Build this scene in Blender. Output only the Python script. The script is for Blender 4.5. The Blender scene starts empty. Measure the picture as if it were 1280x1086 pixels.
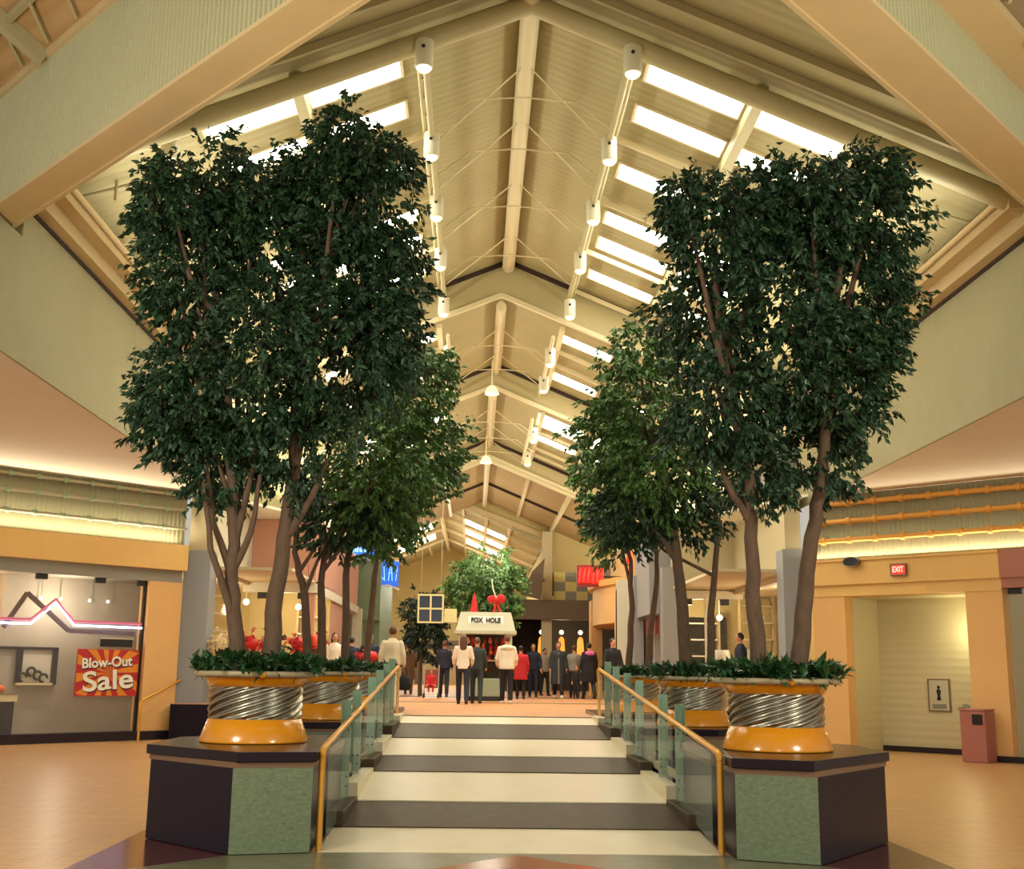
import bpy, bmesh, math, random
from mathutils import Vector, Matrix, noise
PI = math.pi
SC = bpy.context.scene
COL = SC.collection
rnd = random.Random(7)

# ------------------------------------------------------------------ materials
def lin(c):
    c = c / 255.0
    return c / 12.92 if c <= 0.04045 else ((c + 0.055) / 1.055) ** 2.4
def rgb(r, g, b): return (lin(r), lin(g), lin(b), 1.0)

M = {}
def mat(name, col, rough=0.6, metal=0.0, spec=0.5, var=0.0, vscale=8.0, stretch=(1, 1, 1), bump=0.0,
        flute=None, emit=None, estr=0.0, island=0.0, coat=0.0, wave=None, tile=None, trans=0.0):
    m = bpy.data.materials.new(name); m.use_nodes = True
    nt = m.node_tree; N = nt.nodes; L = nt.links
    p = N['Principled BSDF']
    p.inputs['Base Color'].default_value = rgb(*col)
    p.inputs['Roughness'].default_value = rough
    p.inputs['Metallic'].default_value = metal
    p.inputs['Specular IOR Level'].default_value = spec
    if coat: p.inputs['Coat Weight'].default_value = coat; p.inputs['Coat Roughness'].default_value = 0.08
    if emit:
        p.inputs['Emission Color'].default_value = rgb(*emit)
        p.inputs['Emission Strength'].default_value = estr
    tc = mp = None
    def coords():
        nonlocal tc, mp
        if tc is None:
            tc = N.new('ShaderNodeTexCoord'); mp = N.new('ShaderNodeMapping')
            mp.inputs['Scale'].default_value = stretch
            L.new(tc.outputs['Object'], mp.inputs['Vector'])
        return mp.outputs['Vector']
    src = None
    if tile:
        w, h, c2, mortar = tile
        b = N.new('ShaderNodeTexBrick'); L.new(coords(), b.inputs['Vector'])
        b.inputs['Color1'].default_value = rgb(*col); b.inputs['Color2'].default_value = rgb(*c2)
        b.inputs['Mortar'].default_value = rgb(*mortar); b.inputs['Scale'].default_value = 1.0
        b.inputs['Brick Width'].default_value = w; b.inputs['Row Height'].default_value = h
        b.inputs['Mortar Size'].default_value = 0.006; b.offset = 0.5
        src = b.outputs['Color']
    if var:
        n = N.new('ShaderNodeTexNoise'); n.inputs['Scale'].default_value = vscale
        n.inputs['Detail'].default_value = 6; n.inputs['Roughness'].default_value = 0.65
        L.new(coords(), n.inputs['Vector'])
        h = N.new('ShaderNodeHueSaturation'); 
        mr = N.new('ShaderNodeMapRange'); mr.inputs['From Min'].default_value = 0.3; mr.inputs['From Max'].default_value = 0.7
        mr.inputs['To Min'].default_value = 1 - var; mr.inputs['To Max'].default_value = 1 + var
        L.new(n.outputs['Fac'], mr.inputs['Value']); L.new(mr.outputs['Result'], h.inputs['Value'])
        h.inputs['Color'].default_value = rgb(*col)
        if src: L.new(src, h.inputs['Color'])
        src = h.outputs['Color']
    if island:
        g = N.new('ShaderNodeNewGeometry'); h = N.new('ShaderNodeHueSaturation')
        mr = N.new('ShaderNodeMapRange'); mr.inputs['To Min'].default_value = 1 - island; mr.inputs['To Max'].default_value = 1 + island
        L.new(g.outputs['Random Per Island'], mr.inputs['Value']); L.new(mr.outputs['Result'], h.inputs['Value'])
        mr2 = N.new('ShaderNodeMapRange'); mr2.inputs['To Min'].default_value = 0.47; mr2.inputs['To Max'].default_value = 0.52
        L.new(g.outputs['Random Per Island'], mr2.inputs['Value']); L.new(mr2.outputs['Result'], h.inputs['Hue'])
        h.inputs['Color'].default_value = rgb(*col)
        if src: L.new(src, h.inputs['Color'])
        src = h.outputs['Color']
    if src: L.new(src, p.inputs['Base Color'])
    hsrc = None
    if flute:  # (direction vector weights, frequency per metre, strength)
        d, fr, st = flute
        vm = N.new('ShaderNodeVectorMath'); vm.operation = 'DOT_PRODUCT'; vm.inputs[1].default_value = d
        t2 = N.new('ShaderNodeTexCoord'); L.new(t2.outputs['Object'], vm.inputs[0])
        mu = N.new('ShaderNodeMath'); mu.operation = 'MULTIPLY'; mu.inputs[1].default_value = fr * 2 * PI
        L.new(vm.outputs['Value'], mu.inputs[0])
        sn = N.new('ShaderNodeMath'); sn.operation = 'SINE'; L.new(mu.outputs[0], sn.inputs[0])
        bp = N.new('ShaderNodeBump'); bp.inputs['Strength'].default_value = st; bp.inputs['Distance'].default_value = 0.03
        L.new(sn.outputs[0], bp.inputs['Height']); L.new(bp.outputs['Normal'], p.inputs['Normal'])
    elif bump:
        n = N.new('ShaderNodeTexNoise'); n.inputs['Scale'].default_value = vscale * 3; n.inputs['Detail'].default_value = 4
        L.new(coords(), n.inputs['Vector'])
        bp = N.new('ShaderNodeBump'); bp.inputs['Strength'].default_value = bump; bp.inputs['Distance'].default_value = 0.02
        L.new(n.outputs['Fac'], bp.inputs['Height']); L.new(bp.outputs['Normal'], p.inputs['Normal'])
    if trans:
        t = N.new('ShaderNodeBsdfTransparent'); mx = N.new('ShaderNodeMixShader')
        mx.inputs['Fac'].default_value = trans
        L.new(p.outputs['BSDF'], mx.inputs[1]); L.new(t.outputs['BSDF'], mx.inputs[2])
        L.new(mx.outputs[0], N['Material Output'].inputs['Surface'])
    M[name] = m
    return m

mat('deck', (178, 168, 126), 0.75, var=0.05, vscale=0.8, flute=((0, 1, 0), 5.0, 0.18))
mat('deck_end', (184, 156, 108), 0.75, var=0.05, vscale=0.8, flute=((0, 1, 0), 1.6, 0.3))
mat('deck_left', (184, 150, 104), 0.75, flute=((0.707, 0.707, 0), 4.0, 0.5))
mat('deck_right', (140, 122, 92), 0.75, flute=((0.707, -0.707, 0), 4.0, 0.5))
mat('steel', (190, 180, 138), 0.5, var=0.04, vscale=3)
mat('steel_dim', (172, 162, 126), 0.55)
mat('cream_steel', (226, 214, 176), 0.45)
mat('soffit_paint', (206, 184, 140), 0.7, var=0.03, vscale=2)
mat('cladding', (184, 182, 148), 0.6, var=0.03, vscale=2)
mat('upper_wall', (164, 160, 128), 0.8, var=0.04, vscale=1.2, flute=((0, 1, 0), 9.0, 0.12))
mat('low_soffit', (236, 226, 212), 0.8, var=0.02, vscale=1)
mat('fluted_band', (138, 132, 102), 0.7, flute=((1, 0, 0), 9.0, 0.5))
mat('bulkhead', (190, 178, 136), 0.8, var=0.04, vscale=2)
mat('dark_line', (60, 42, 38), 0.8)
mat('pane', (255, 255, 250), 0.5, emit=(255, 250, 240), estr=13.0)
mat('orange_band', (226, 186, 114), 0.65, var=0.03, vscale=2)
mat('orange_wall', (226, 180, 116), 0.65, var=0.03, vscale=2)
mat('pink_band', (172, 116, 100), 0.65)
mat('grey_fascia', (150, 148, 138), 0.6)
mat('column_blue', (146, 152, 158), 0.7, var=0.02)
mat('column_cream', (196, 184, 150), 0.75)
mat('black_base', (40, 34, 44), 0.25)
mat('shop_grey', (170, 162, 146), 0.6, var=0.03, vscale=1)
mat('shop_tan', (196, 140, 88), 0.6)
mat('alcove', (204, 196, 160), 0.75, var=0.02, flute=((0, 0, 1), 6.0, 0.08))
mat('yellow_wall', (188, 170, 114), 0.75, var=0.04, vscale=1)
mat('pink_wall', (194, 142, 122), 0.7)
mat('pale_trim', (206, 200, 180), 0.6)
mat('teal_wall', (118, 146, 122), 0.6)
mat('grey_shop', (142, 142, 144), 0.7)
mat('floor_tile', (204, 160, 104), 0.34, var=0.13, vscale=9, stretch=(0.6, 3.2, 1), tile=(0.30, 0.10, (184, 142, 98), (158, 118, 82)))
mat('floor_upper', (198, 152, 110), 0.5, spec=0.25, var=0.08, vscale=6, tile=(0.4, 0.4, (196, 138, 92), (170, 118, 80)))
mat('green_marble', (104, 104, 80), 0.3, var=0.25, vscale=5, bump=0.0)
mat('maroon_tile', (84, 44, 44), 0.15, var=0.1, vscale=6)
mat('terracotta', (150, 78, 52), 0.18, var=0.1, vscale=10)
mat('white_stone', (212, 201, 170), 0.34, var=0.05, vscale=3)
mat('dark_stone', (70, 60, 45), 0.42, spec=0.1, var=0.3, vscale=7)
mat('black_granite', (32, 25, 38), 0.3, spec=0.12, var=0.1, vscale=30)
mat('green_granite', (104, 118, 92), 0.4, var=0.28, vscale=22, stretch=(1, 1, 2))
mat('slab_stone', (34, 26, 34), 0.25, spec=0.18, var=0.1)
mat('brown_mould', (112, 84, 62), 0.4)
mat('side_stone', (176, 168, 138), 0.35, var=0.06)
mat('planter_orange', (222, 144, 22), 0.22, coat=0.4)
mat('planter_silver', (170, 168, 156), 0.3, metal=1.0)
mat('planter_lip', (166, 154, 122), 0.4)
mat('soil', (50, 38, 28), 0.95)
mat('bark', (96, 76, 60), 0.85, var=0.22, vscale=14, stretch=(1, 1, 0.35), bump=0.6)
mat('leaf', (38, 66, 40), 0.42, spec=0.45, island=0.5)
mat('leaf_lit', (86, 122, 62), 0.42, spec=0.45, island=0.5)  # lighter green with the daylight from the skylights put into the colour
mat('ivy', (38, 78, 40), 0.38, island=0.5)
mat('leaf_dark', (34, 56, 40), 0.5, island=0.4)
mat('brass_rail', (216, 158, 58), 0.3, metal=0.35)
mat('teal_metal', (128, 160, 136), 0.4, metal=0.2, var=0.08, vscale=15)
mat('bolt', (60, 60, 58), 0.4, metal=0.6)
mat('rail_glass', (190, 205, 190), 0.03, spec=0.7, trans=0.86)
mat('shop_glass', (190, 190, 180), 0.05, spec=0.2, trans=0.93)
mat('rail_grey', (150, 142, 118), 0.4, metal=0.3)
mat('rail_green', (120, 142, 112), 0.5)
mat('rail_orange', (224, 164, 76), 0.45)
mat('lamp_white', (226, 222, 200), 0.45)
mat('lamp_lens', (255, 236, 190), 0.4, emit=(255, 226, 170), estr=2.2)
mat('bell_glass', (235, 220, 180), 0.3, emit=(255, 230, 170), estr=1.2)
mat('black_metal', (30, 26, 28), 0.4)
mat('neon_tube', (255, 255, 255), 0.3, emit=(206, 206, 255), estr=7.0)
mat('neon_pink', (176, 104, 116), 0.4, emit=(230, 80, 110), estr=0.35)
mat('ribbon', (92, 66, 66), 0.5)
mat('poster_red', (186, 40, 44), 0.5)
mat('poster_orange', (226, 140, 40), 0.5)
mat('poster_white', (240, 238, 226), 0.5)
mat('exit_face', (210, 60, 50), 0.4, emit=(255, 70, 60), estr=0.6)
mat('exit_text', (250, 180, 160), 0.4, emit=(255, 170, 150), estr=1.6)
mat('sign_case', (120, 96, 72), 0.5)
mat('sign_paper', (190, 184, 160), 0.6)
mat('bin_pink', (168, 104, 92), 0.5, var=0.04)
mat('steel_fixture', (170, 165, 145), 0.35, metal=0.7)
mat('pumpkin', (222, 104, 40), 0.5)
mat('cream_stuff', (230, 214, 170), 0.6)
mat('red_neon', (240, 30, 24), 0.4, emit=(255, 26, 18), estr=3.0)
mat('blue_sign', (30, 90, 180), 0.4, emit=(24, 96, 220), estr=0.9)
mat('blue_bright', (150, 200, 255), 0.4, emit=(110, 180, 255), estr=2.2)
mat('red_cloth', (196, 30, 34), 0.7)
mat('maroon_sign', (126, 44, 40), 0.5)
mat('checker_grey', (130, 130, 118), 0.5)
mat('checker_yellow', (206, 190, 120), 0.5)
mat('brown_header', (104, 86, 68), 0.6)
mat('dark_interior', (66, 58, 46), 0.7)
mat('warm_lamp', (255, 170, 80), 0.4, emit=(255, 140, 50), estr=1.5)
mat('white_lamp', (255, 245, 220), 0.4, emit=(255, 240, 210), estr=4.0)
mat('shop_shelf', (170, 150, 110), 0.6)
mat('kiosk_panel', (196, 196, 172), 0.5)
mat('kiosk_green', (150, 164, 140), 0.5)
mat('letter_black', (26, 26, 34), 0.5)
mat('frame_cream', (226, 214, 160), 0.5)
mat('window_navy', (40, 48, 72), 0.25)
mat('skin', (206, 150, 116), 0.6)
mat('hair_brown', (98, 62, 40), 0.5)
mat('hair_black', (28, 22, 22), 0.45)
mat('hair_grey', (150, 138, 120), 0.6)
mat('cl_cream', (226, 214, 182), 0.8)
mat('cl_white', (238, 230, 212), 0.8)
mat('cl_navy', (34, 38, 58), 0.8)
mat('cl_black', (30, 28, 34), 0.8)
mat('cl_red', (190, 34, 40), 0.8)
mat('cl_pink', (226, 110, 176), 0.8)
mat('cl_brown', (112, 84, 60), 0.8)
mat('cl_teal', (44, 54, 58), 0.8)
mat('cl_grey', (150, 146, 136), 0.8)
mat('shoe_white', (224, 216, 200), 0.6)
mat('shoe_dark', (44, 34, 32), 0.6)
mat('petal_red', (196, 26, 34), 0.5, island=.35)
mat('petal_cream', (232, 214, 172), 0.5, island=.2)
mat('eye', (24, 18, 16), 0.3)
mat('lips', (160, 76, 70), 0.5)

# ------------------------------------------------------------------ mesh builder
class MB:
    def __init__(s): s.v = []; s.f = []; s.mi = []; s.sm = []; s.m = 0
    def use(s, i): s.m = i; return s
    def add(s, vs, fs, smooth=False, mi=None):
        o = len(s.v); s.v += [tuple(v) for v in vs]
        for f in fs: s.f.append([i + o for i in f]); s.mi.append(s.m if mi is None else mi); s.sm.append(smooth)
        return s
    def box(s, x0, x1, y0, y1, z0, z1):
        vs = [(x0, y0, z0), (x1, y0, z0), (x1, y1, z0), (x0, y1, z0), (x0, y0, z1), (x1, y0, z1), (x1, y1, z1), (x0, y1, z1)]
        return s.add(vs, [(0, 3, 2, 1), (4, 5, 6, 7), (0, 1, 5, 4), (1, 2, 6, 5), (2, 3, 7, 6), (3, 0, 4, 7)])
    def hexa(s, b, t):
        return s.add(list(b) + list(t), [(0, 3, 2, 1), (4, 5, 6, 7), (0, 1, 5, 4), (1, 2, 6, 5), (2, 3, 7, 6), (3, 0, 4, 7)])
    def prism(s, poly, z0, z1):
        n = len(poly)
        vs = [(x, y, z0) for x, y in poly] + [(x, y, z1) for x, y in poly]
        fs = [tuple(range(n - 1, -1, -1)), tuple(range(n, 2 * n))] + [(i, (i + 1) % n, n + (i + 1) % n, n + i) for i in range(n)]
        return s.add(vs, fs)
    def prism_xz(s, poly, y0, y1):
        n = len(poly)
        vs = [(x, y0, z) for x, z in poly] + [(x, y1, z) for x, z in poly]
        fs = [tuple(range(n)), tuple(range(2 * n - 1, n - 1, -1))] + [(n + i, n + (i + 1) % n, (i + 1) % n, i) for i in range(n)]
        return s.add(vs, fs)
    def tube(s, pts, r, seg=8, cap=True, sq=1.0):
        pts = [Vector(p) for p in pts]; n = len(pts)
        rs = r if isinstance(r, (list, tuple)) else [r] * n
        vs = []; up = Vector((0, 0, 1)); prev = None
        for i, p in enumerate(pts):
            t = (pts[min(i + 1, n - 1)] - pts[max(i - 1, 0)]).normalized()
            if prev is None:
                a = t.cross(up)
                if a.length < 1e-3: a = t.cross(Vector((0, 1, 0)))
            else:
                a = prev - t * prev.dot(t)
            a.normalize(); b = t.cross(a); prev = a
            for k in range(seg):
                q = 2 * PI * k / seg + (PI / seg)
                vs.append(p + (a * math.cos(q) + b * math.sin(q) * sq) * rs[i])
        fs = []
        for i in range(n - 1):
            for k in range(seg):
                k2 = (k + 1) % seg
                fs.append((i * seg + k, (i + 1) * seg + k, (i + 1) * seg + k2, i * seg + k2))
        s.add(vs, fs, smooth=seg > 4)
        if cap:
            s.add([vs[k] for k in range(seg)], [tuple(range(seg))]); s.add([vs[(n - 1) * seg + k] for k in range(seg)], [tuple(range(seg - 1, -1, -1))])
        return s
    def bar(s, a, b, w, h=None):
        """square bar from a to b, w wide, h high"""
        a = Vector(a); b = Vector(b); t = (b - a).normalized(); h = h or w
        sd = t.cross(Vector((0, 0, 1)))
        if sd.length < 1e-3: sd = Vector((1, 0, 0))
        sd.normalize(); up = sd.cross(t)
        q = [sd * (-w / 2) + up * (-h / 2), sd * (w / 2) + up * (-h / 2), sd * (w / 2) + up * (h / 2), sd * (-w / 2) + up * (h / 2)]
        return s.hexa([a + k for k in q], [b + k for k in q])
    def lathe(s, prof, seg=32, c=(0, 0, 0), smooth=True):
        vs = []; n = len(prof)
        for r, z in prof:
            for k in range(seg):
                q = 2 * PI * k / seg
                vs.append((c[0] + r * math.cos(q), c[1] + r * math.sin(q), c[2] + z))
        fs = [(i * seg + k, i * seg + (k + 1) % seg, (i + 1) * seg + (k + 1) % seg, (i + 1) * seg + k) for i in range(n - 1) for k in range(seg)]
        s.add(vs, fs, smooth)
        if prof[0][0] > 1e-4: s.add(vs[:seg], [tuple(range(seg - 1, -1, -1))])
        if prof[-1][0] > 1e-4: s.add(vs[(n - 1) * seg:], [tuple(range(seg))])
        return s
    def ball(s, c, r, seg=12, ring=8):
        rx, ry, rz = r if isinstance(r, (list, tuple)) else (r, r, r)
        vs = [(c[0], c[1], c[2] - rz)]
        for i in range(1, ring):
            a = -PI / 2 + PI * i / ring
            for k in range(seg):
                q = 2 * PI * k / seg
                vs.append((c[0] + rx * math.cos(a) * math.cos(q), c[1] + ry * math.cos(a) * math.sin(q), c[2] + rz * math.sin(a)))
        vs.append((c[0], c[1], c[2] + rz)); e = len(vs) - 1
        fs = [(0, 1 + (k + 1) % seg, 1 + k) for k in range(seg)]
        for i in range(ring - 2):
            for k in range(seg):
                fs.append((1 + i * seg + k, 1 + i * seg + (k + 1) % seg, 1 + (i + 1) * seg + (k + 1) % seg, 1 + (i + 1) * seg + k))
        b = 1 + (ring - 2) * seg
        fs += [(b + k, b + (k + 1) % seg, e) for k in range(seg)]
        return s.add(vs, fs, True)
    def loft(s, rings, seg=14):
        """rings: (cx,cy,z,rx,ry)"""
        vs = []
        for cx, cy, z, rx, ry in rings:
            for k in range(seg):
                q = 2 * PI * k / seg
                vs.append((cx + rx * math.cos(q), cy + ry * math.sin(q), z))
        n = len(rings)
        fs = [(i * seg + k, i * seg + (k + 1) % seg, (i + 1) * seg + (k + 1) % seg, (i + 1) * seg + k) for i in range(n - 1) for k in range(seg)]
        fs += [tuple(range(seg - 1, -1, -1)), tuple((n - 1) * seg + k for k in range(seg))]
        return s.add(vs, fs, True)
    def mesh(s, name, mats):
        me = bpy.data.meshes.new(name); me.from_pydata(s.v, [], s.f)
        for m in mats: me.materials.append(M[m])
        me.polygons.foreach_set('material_index', s.mi)
        me.polygons.foreach_set('use_smooth', s.sm)
        me.update(); return me
    def build(s, name, mats, parent=None, loc=(0, 0, 0), rz=0.0, bevel=0.0):
        if isinstance(mats, str): mats = [mats]
        o = bpy.data.objects.new(name, s.mesh(name, mats)); COL.objects.link(o)
        o.location = loc; o.rotation_euler = (0, 0, rz)
        if parent: o.parent = parent
        if bevel:
            b = o.modifiers.new('bevel', 'BEVEL'); b.width = bevel; b.segments = 2; b.limit_method = 'ANGLE'
        return o

def empty(name, label, cat, loc=(0, 0, 0), rz=0.0, group=None):
    o = bpy.data.objects.new(name, None); COL.objects.link(o)
    o.location = loc; o.rotation_euler = (0, 0, rz); o.empty_display_size = 0.1
    return tag(o, label, cat, group)
def tag(o, label, cat, group=None):
    o['label'] = label; o['category'] = cat
    if group: o['group'] = group
    return o
def struct(o): o['kind'] = 'structure'; return o
def copy_tree(o, parent=None):
    c = o.copy(); COL.objects.link(c)
    if parent: c.parent = parent
    for ch in list(o.children): copy_tree(ch, c)
    return c
def text_obj(name, body, size, m, parent=None, loc=(0, 0, 0), rot=(PI / 2, 0, 0), ext=0.01, bold=0.0, width=None, shear=0.0):
    cu = bpy.data.curves.new(name, 'FONT'); cu.body = body; cu.size = size; cu.extrude = ext
    cu.offset = bold; cu.align_x = 'CENTER'; cu.align_y = 'CENTER'; cu.shear = shear
    t = bpy.data.objects.new(name, cu); COL.objects.link(t)
    bpy.context.view_layer.update()
    me = bpy.data.meshes.new_from_object(t.evaluated_get(bpy.context.evaluated_depsgraph_get()))
    bpy.data.objects.remove(t)
    o = bpy.data.objects.new(name, me); COL.objects.link(o); me.materials.clear(); me.materials.append(M[m])
    if width:
        xs = [v.co.x for v in me.vertices]; k = width / (max(xs) - min(xs))
        for v in me.vertices: v.co.x *= k
    o.location = loc; o.rotation_euler = rot
    if parent: o.parent = parent
    return o

# ------------------------------------------------------------------ floors and ramp
RX0, RX1 = -1.36, 2.28
struct(MB().box(-16, 16, -3, 30.5, -0.2, 0.0).build('floor', 'floor_tile'))
b = MB()
b.prism([(-3.27, 8.5), (-2.11, 8.5), (-2.11, 12.9), (-3.27, 12.9)], 0.0, 0.004)
b.prism([(3.02, 8.5), (4.17, 8.5), (4.17, 12.9), (3.02, 12.9)], 0.0, 0.004)
struct(b.build('floor_maroon_border', 'maroon_tile'))
struct(MB().prism([(-3.4, 9.2), (4.2, 9.2), (3.4, 10.0), (3.02, 10.43), (2.34, 10.95), (-1.42, 10.95), (-2.11, 10.73)], 0.0, 0.008).build('floor_marble_apron', 'green_marble'))
struct(MB().prism([(-1.3, 9.1), (2.14, 9.1), (0.42, 10.84)], 0.0, 0.012).build('floor_terracotta_diamond', 'terracotta'))
def rz_(y): return max(0.0, min(0.8, (y - 10.95) * 0.8 / 10.95))
stripes = [10.95, 12.06, 13.47, 15.52, 16.93, 18.82, 20.72, 21.9]
b = MB()
for i in range(7):
    y0, y1 = stripes[i], stripes[i + 1]
    z0, z1 = rz_(y0), rz_(y1)
    b.m = i % 2
    b.hexa([(RX0, y0, -0.05), (RX1, y0, -0.05), (RX1, y1, -0.05), (RX0, y1, -0.05)],
           [(RX0, y0, z0 + .012), (RX1, y0, z0 + .012), (RX1, y1, z1), (RX0, y1, z1)])
struct(b.build('ramp', ['white_stone', 'dark_stone']))
for sx, nm in ((RX0 - 0.06, 'trim_1'), (RX1 - 0.10, 'trim_2')):
    b = MB()
    for i in range(7):
        b.m = i % 2
        y0, y1 = stripes[i], stripes[i + 1]
        if i == 0: continue
        b.box(sx, sx + 0.16, y0, y1, 0, rz_(y1) + 0.05)
    struct(b.build(nm, ['white_stone', 'dark_stone'], bevel=0.008))
# upper storey level
struct(MB().box(RX0 - .06, RX1 + .06, 21.9, 24.6, -0.05, 0.795).box(-3.3, 4.2, 24.6, 27.4, -.05, .795).build('floor_landing_base', 'black_granite'))
struct(MB().box(-6.9, 9.5, 27.4, 29.2, -.05, .795).box(-9, 9.5, 29.2, 100, -0.05, 0.795).build('floor_upper_base', 'black_granite'))
b = MB(); b.box(RX0 - .06, RX1 + .06, 21.9, 24.6, 0.795, 0.805); b.box(-3.3, 4.2, 24.6, 27.4, .795, .805); b.box(-6.9, 9.5, 27.4, 29.2, 0.795, 0.805); b.box(-9, 9.5, 29.2, 100, 0.795, 0.805)
struct(b.build('floor_upper', 'floor_upper'))
b = MB(); b.box(RX0, RX1, 21.88, 22.1, 0.805, 0.809); b.box(-6, 7, 31.6, 32.1, 0.805, 0.809); b.box(-6, 7, 38.0, 38.8, .805, .809)
struct(b.build('floor_dark_band', 'dark_stone'))

# ------------------------------------------------------------------ planter plinths
def plinth(name, label, poly, front):
    e = empty(name, label, 'plinth', (poly[0][0], poly[0][1], 0))
    ox, oy = poly[0]
    P = [(x - ox, y - oy) for x, y in poly]
    cx = sum(x for x, y in P) / len(P); cy = sum(y for x, y in P) / len(P)
    grow = lambda d: [(x + d * math.copysign(1, x - cx), y + d * math.copysign(1, y - cy)) for x, y in P]
    MB().prism(P, 0.012, 0.74).build('body', 'black_granite', e)
    MB().prism(grow(.012), 0.74, 0.79).build('moulding', 'brown_mould', e)
    MB().prism(grow(.04), 0.79, 0.88).build('top_slab', 'slab_stone', e, bevel=0.01)
    a, c = Vector(P[front[0]] + (0,)), Vector(P[front[1]] + (0,))
    n = (c - a).cross(Vector((0, 0, 1))).normalized()
    if n.y > 0: n = -n
    n *= 0.014
    MB().hexa([a + Vector((0, 0, .015)), c + Vector((0, 0, .015)), c + n + Vector((0, 0, .015)), a + n + Vector((0, 0, .015))],
              [a + Vector((0, 0, .74)), c + Vector((0, 0, .74)), c + n + Vector((0, 0, .74)), a + n + Vector((0, 0, .74))]).build('green_panel', 'green_granite', e)
    return e
def mid_poly(x0, x1, yc, left):
    return [(x0, yc - 1.1), (x1, yc - 1.1), (x1, yc + .9), (x0, yc + .9)] if False else \
        ([(x1, yc - 1.0), (x0 + .7, yc - 1.15), (x0, yc - .4), (x0, yc + .5), (x0 + .7, yc + 1.15), (x1, yc + 1.15)] if left else
         [(x0, yc - 1.0), (x0, yc + 1.15), (x1 - .7, yc + 1.15), (x1, yc + .5), (x1, yc - .4), (x1 - .7, yc - 1.15)])
plinth('planter_plinth', 'black and green granite plinth under the nearest left planter', [(-1.43, 10.9), (-2.11, 10.72), (-3.1, 11.72), (-3.1, 12.9), (-2.4, 13.6), (-1.43, 13.6)], (0, 1))
plinth('planter_plinth', 'black and green granite plinth under the nearest right planter', [(2.36, 10.72), (2.36, 13.6), (3.4, 13.6), (4.1, 12.9), (4.1, 11.83), (3.02, 10.43)], (5, 0))
plinth('planter_plinth', 'dark granite plinth under the second planter on the left of the ramp', mid_poly(-3.1, -1.45, 18.1, True), (0, 1))
plinth('planter_plinth', 'dark granite plinth under the second planter on the right of the ramp', mid_poly(2.36, 4.0, 17.3, False), (5, 0))
plinth('planter_plinth', 'dark granite plinth under the farthest planter left of the ramp top', mid_poly(-3.1, -1.45, 23.4, True), (0, 1))
plinth('planter_plinth', 'dark granite plinth under the farthest planter right of the ramp top', mid_poly(2.36, 4.0, 23.3, False), (5, 0))
for nm, x0, x1, ys in (('wall_left_terrace', -2.6, -1.46, ((13.62, 16.9), (19.3, 22.2))), ('wall_right_terrace', 2.38, 3.5, ((13.62, 16.1), (18.5, 22.1)))):
    for y0, y1 in ys:
        b = MB(); b.use(0).box(x0, x1, y0, y1, 0.0, 0.42); b.use(1).box(x0 - .02, x1 + .02, y0, y1, 0.42, 0.52); b.use(0).box(x0, x1, y0, y1, 0.52, 0.6)
        struct(b.build(nm, ['black_granite', 'side_stone']))

# ------------------------------------------------------------------ planters
def make_planter():
    e = bpy.data.objects.new('planter', None); COL.objects.link(e)
    MB().lathe([(.50, 0), (.545, .004), (.545, .02), (.47, .225), (.44, .235), (.3, .236)], 48).build('base', 'planter_orange', e)
    b = MB(); seg, ring = 11 * 12, 22; vs = []
    for i in range(ring + 1):
        z = .232 + .316 * i / ring
        env = min(1, i / 2, (ring - i) / 2)
        for k in range(seg):
            q = 2 * PI * k / seg
            r = .456 + .021 * env * math.cos(11 * (q - 7.0 * (z - .23)))
            vs.append((r * math.cos(q), r * math.sin(q), z))
    b.add(vs, [(i * seg + k, i * seg + (k + 1) % seg, (i + 1) * seg + (k + 1) % seg, (i + 1) * seg + k) for i in range(ring) for k in range(seg)], True)
    b.build('fluted_drum', 'planter_silver', e)
    MB().lathe([(.44, .545), (.475, .548), (.52, .63), (.525, .64), (.4, .645)], 48).build('collar', 'planter_orange', e)
    MB().lathe([(.5, .64), (.60, .642), (.63, .655), (.635, .685), (.62, .70), (.57, .70), (.565, .66), (.3, .655)], 48).build('rim', 'planter_lip', e)
    MB().lathe([(.0, .66), (.57, .66), (.0, .69)], 32).build('soil', 'soil', e)
    for ang in (-100, 20, 140):
        q = math.radians(ang)
        MB().ball((.635 * math.cos(q), .635 * math.sin(q), .665), .032, 12, 8).build('knob', 'planter_orange', e)
    return e
pl_spots = [(-2.22, 12.25, 'nearest planter on the left, orange base and twisted silver drum'),
            (3.05, 11.9, 'nearest planter on the right, orange base and twisted silver drum'),
            (-2.2, 18.1, 'second planter along the left side of the ramp, silver and orange'),
            (3.22, 17.3, 'second planter along the right side of the ramp, silver and orange'),
            (-2.15, 23.4, 'farthest silver and orange planter at the left of the ramp top'),
            (3.2, 23.3, 'farthest silver and orange planter at the right of the ramp top')]
pl0 = make_planter()
for i, (x, y, lab) in enumerate(pl_spots):
    o = pl0 if i == 0 else copy_tree(pl0)
    o.location = (x, y, 0.881); o.rotation_euler.z = math.radians([25, 10, 40, 75, 10, 60][i])
    tag(o, lab, 'planter', 'planters beside the ramp')

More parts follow.
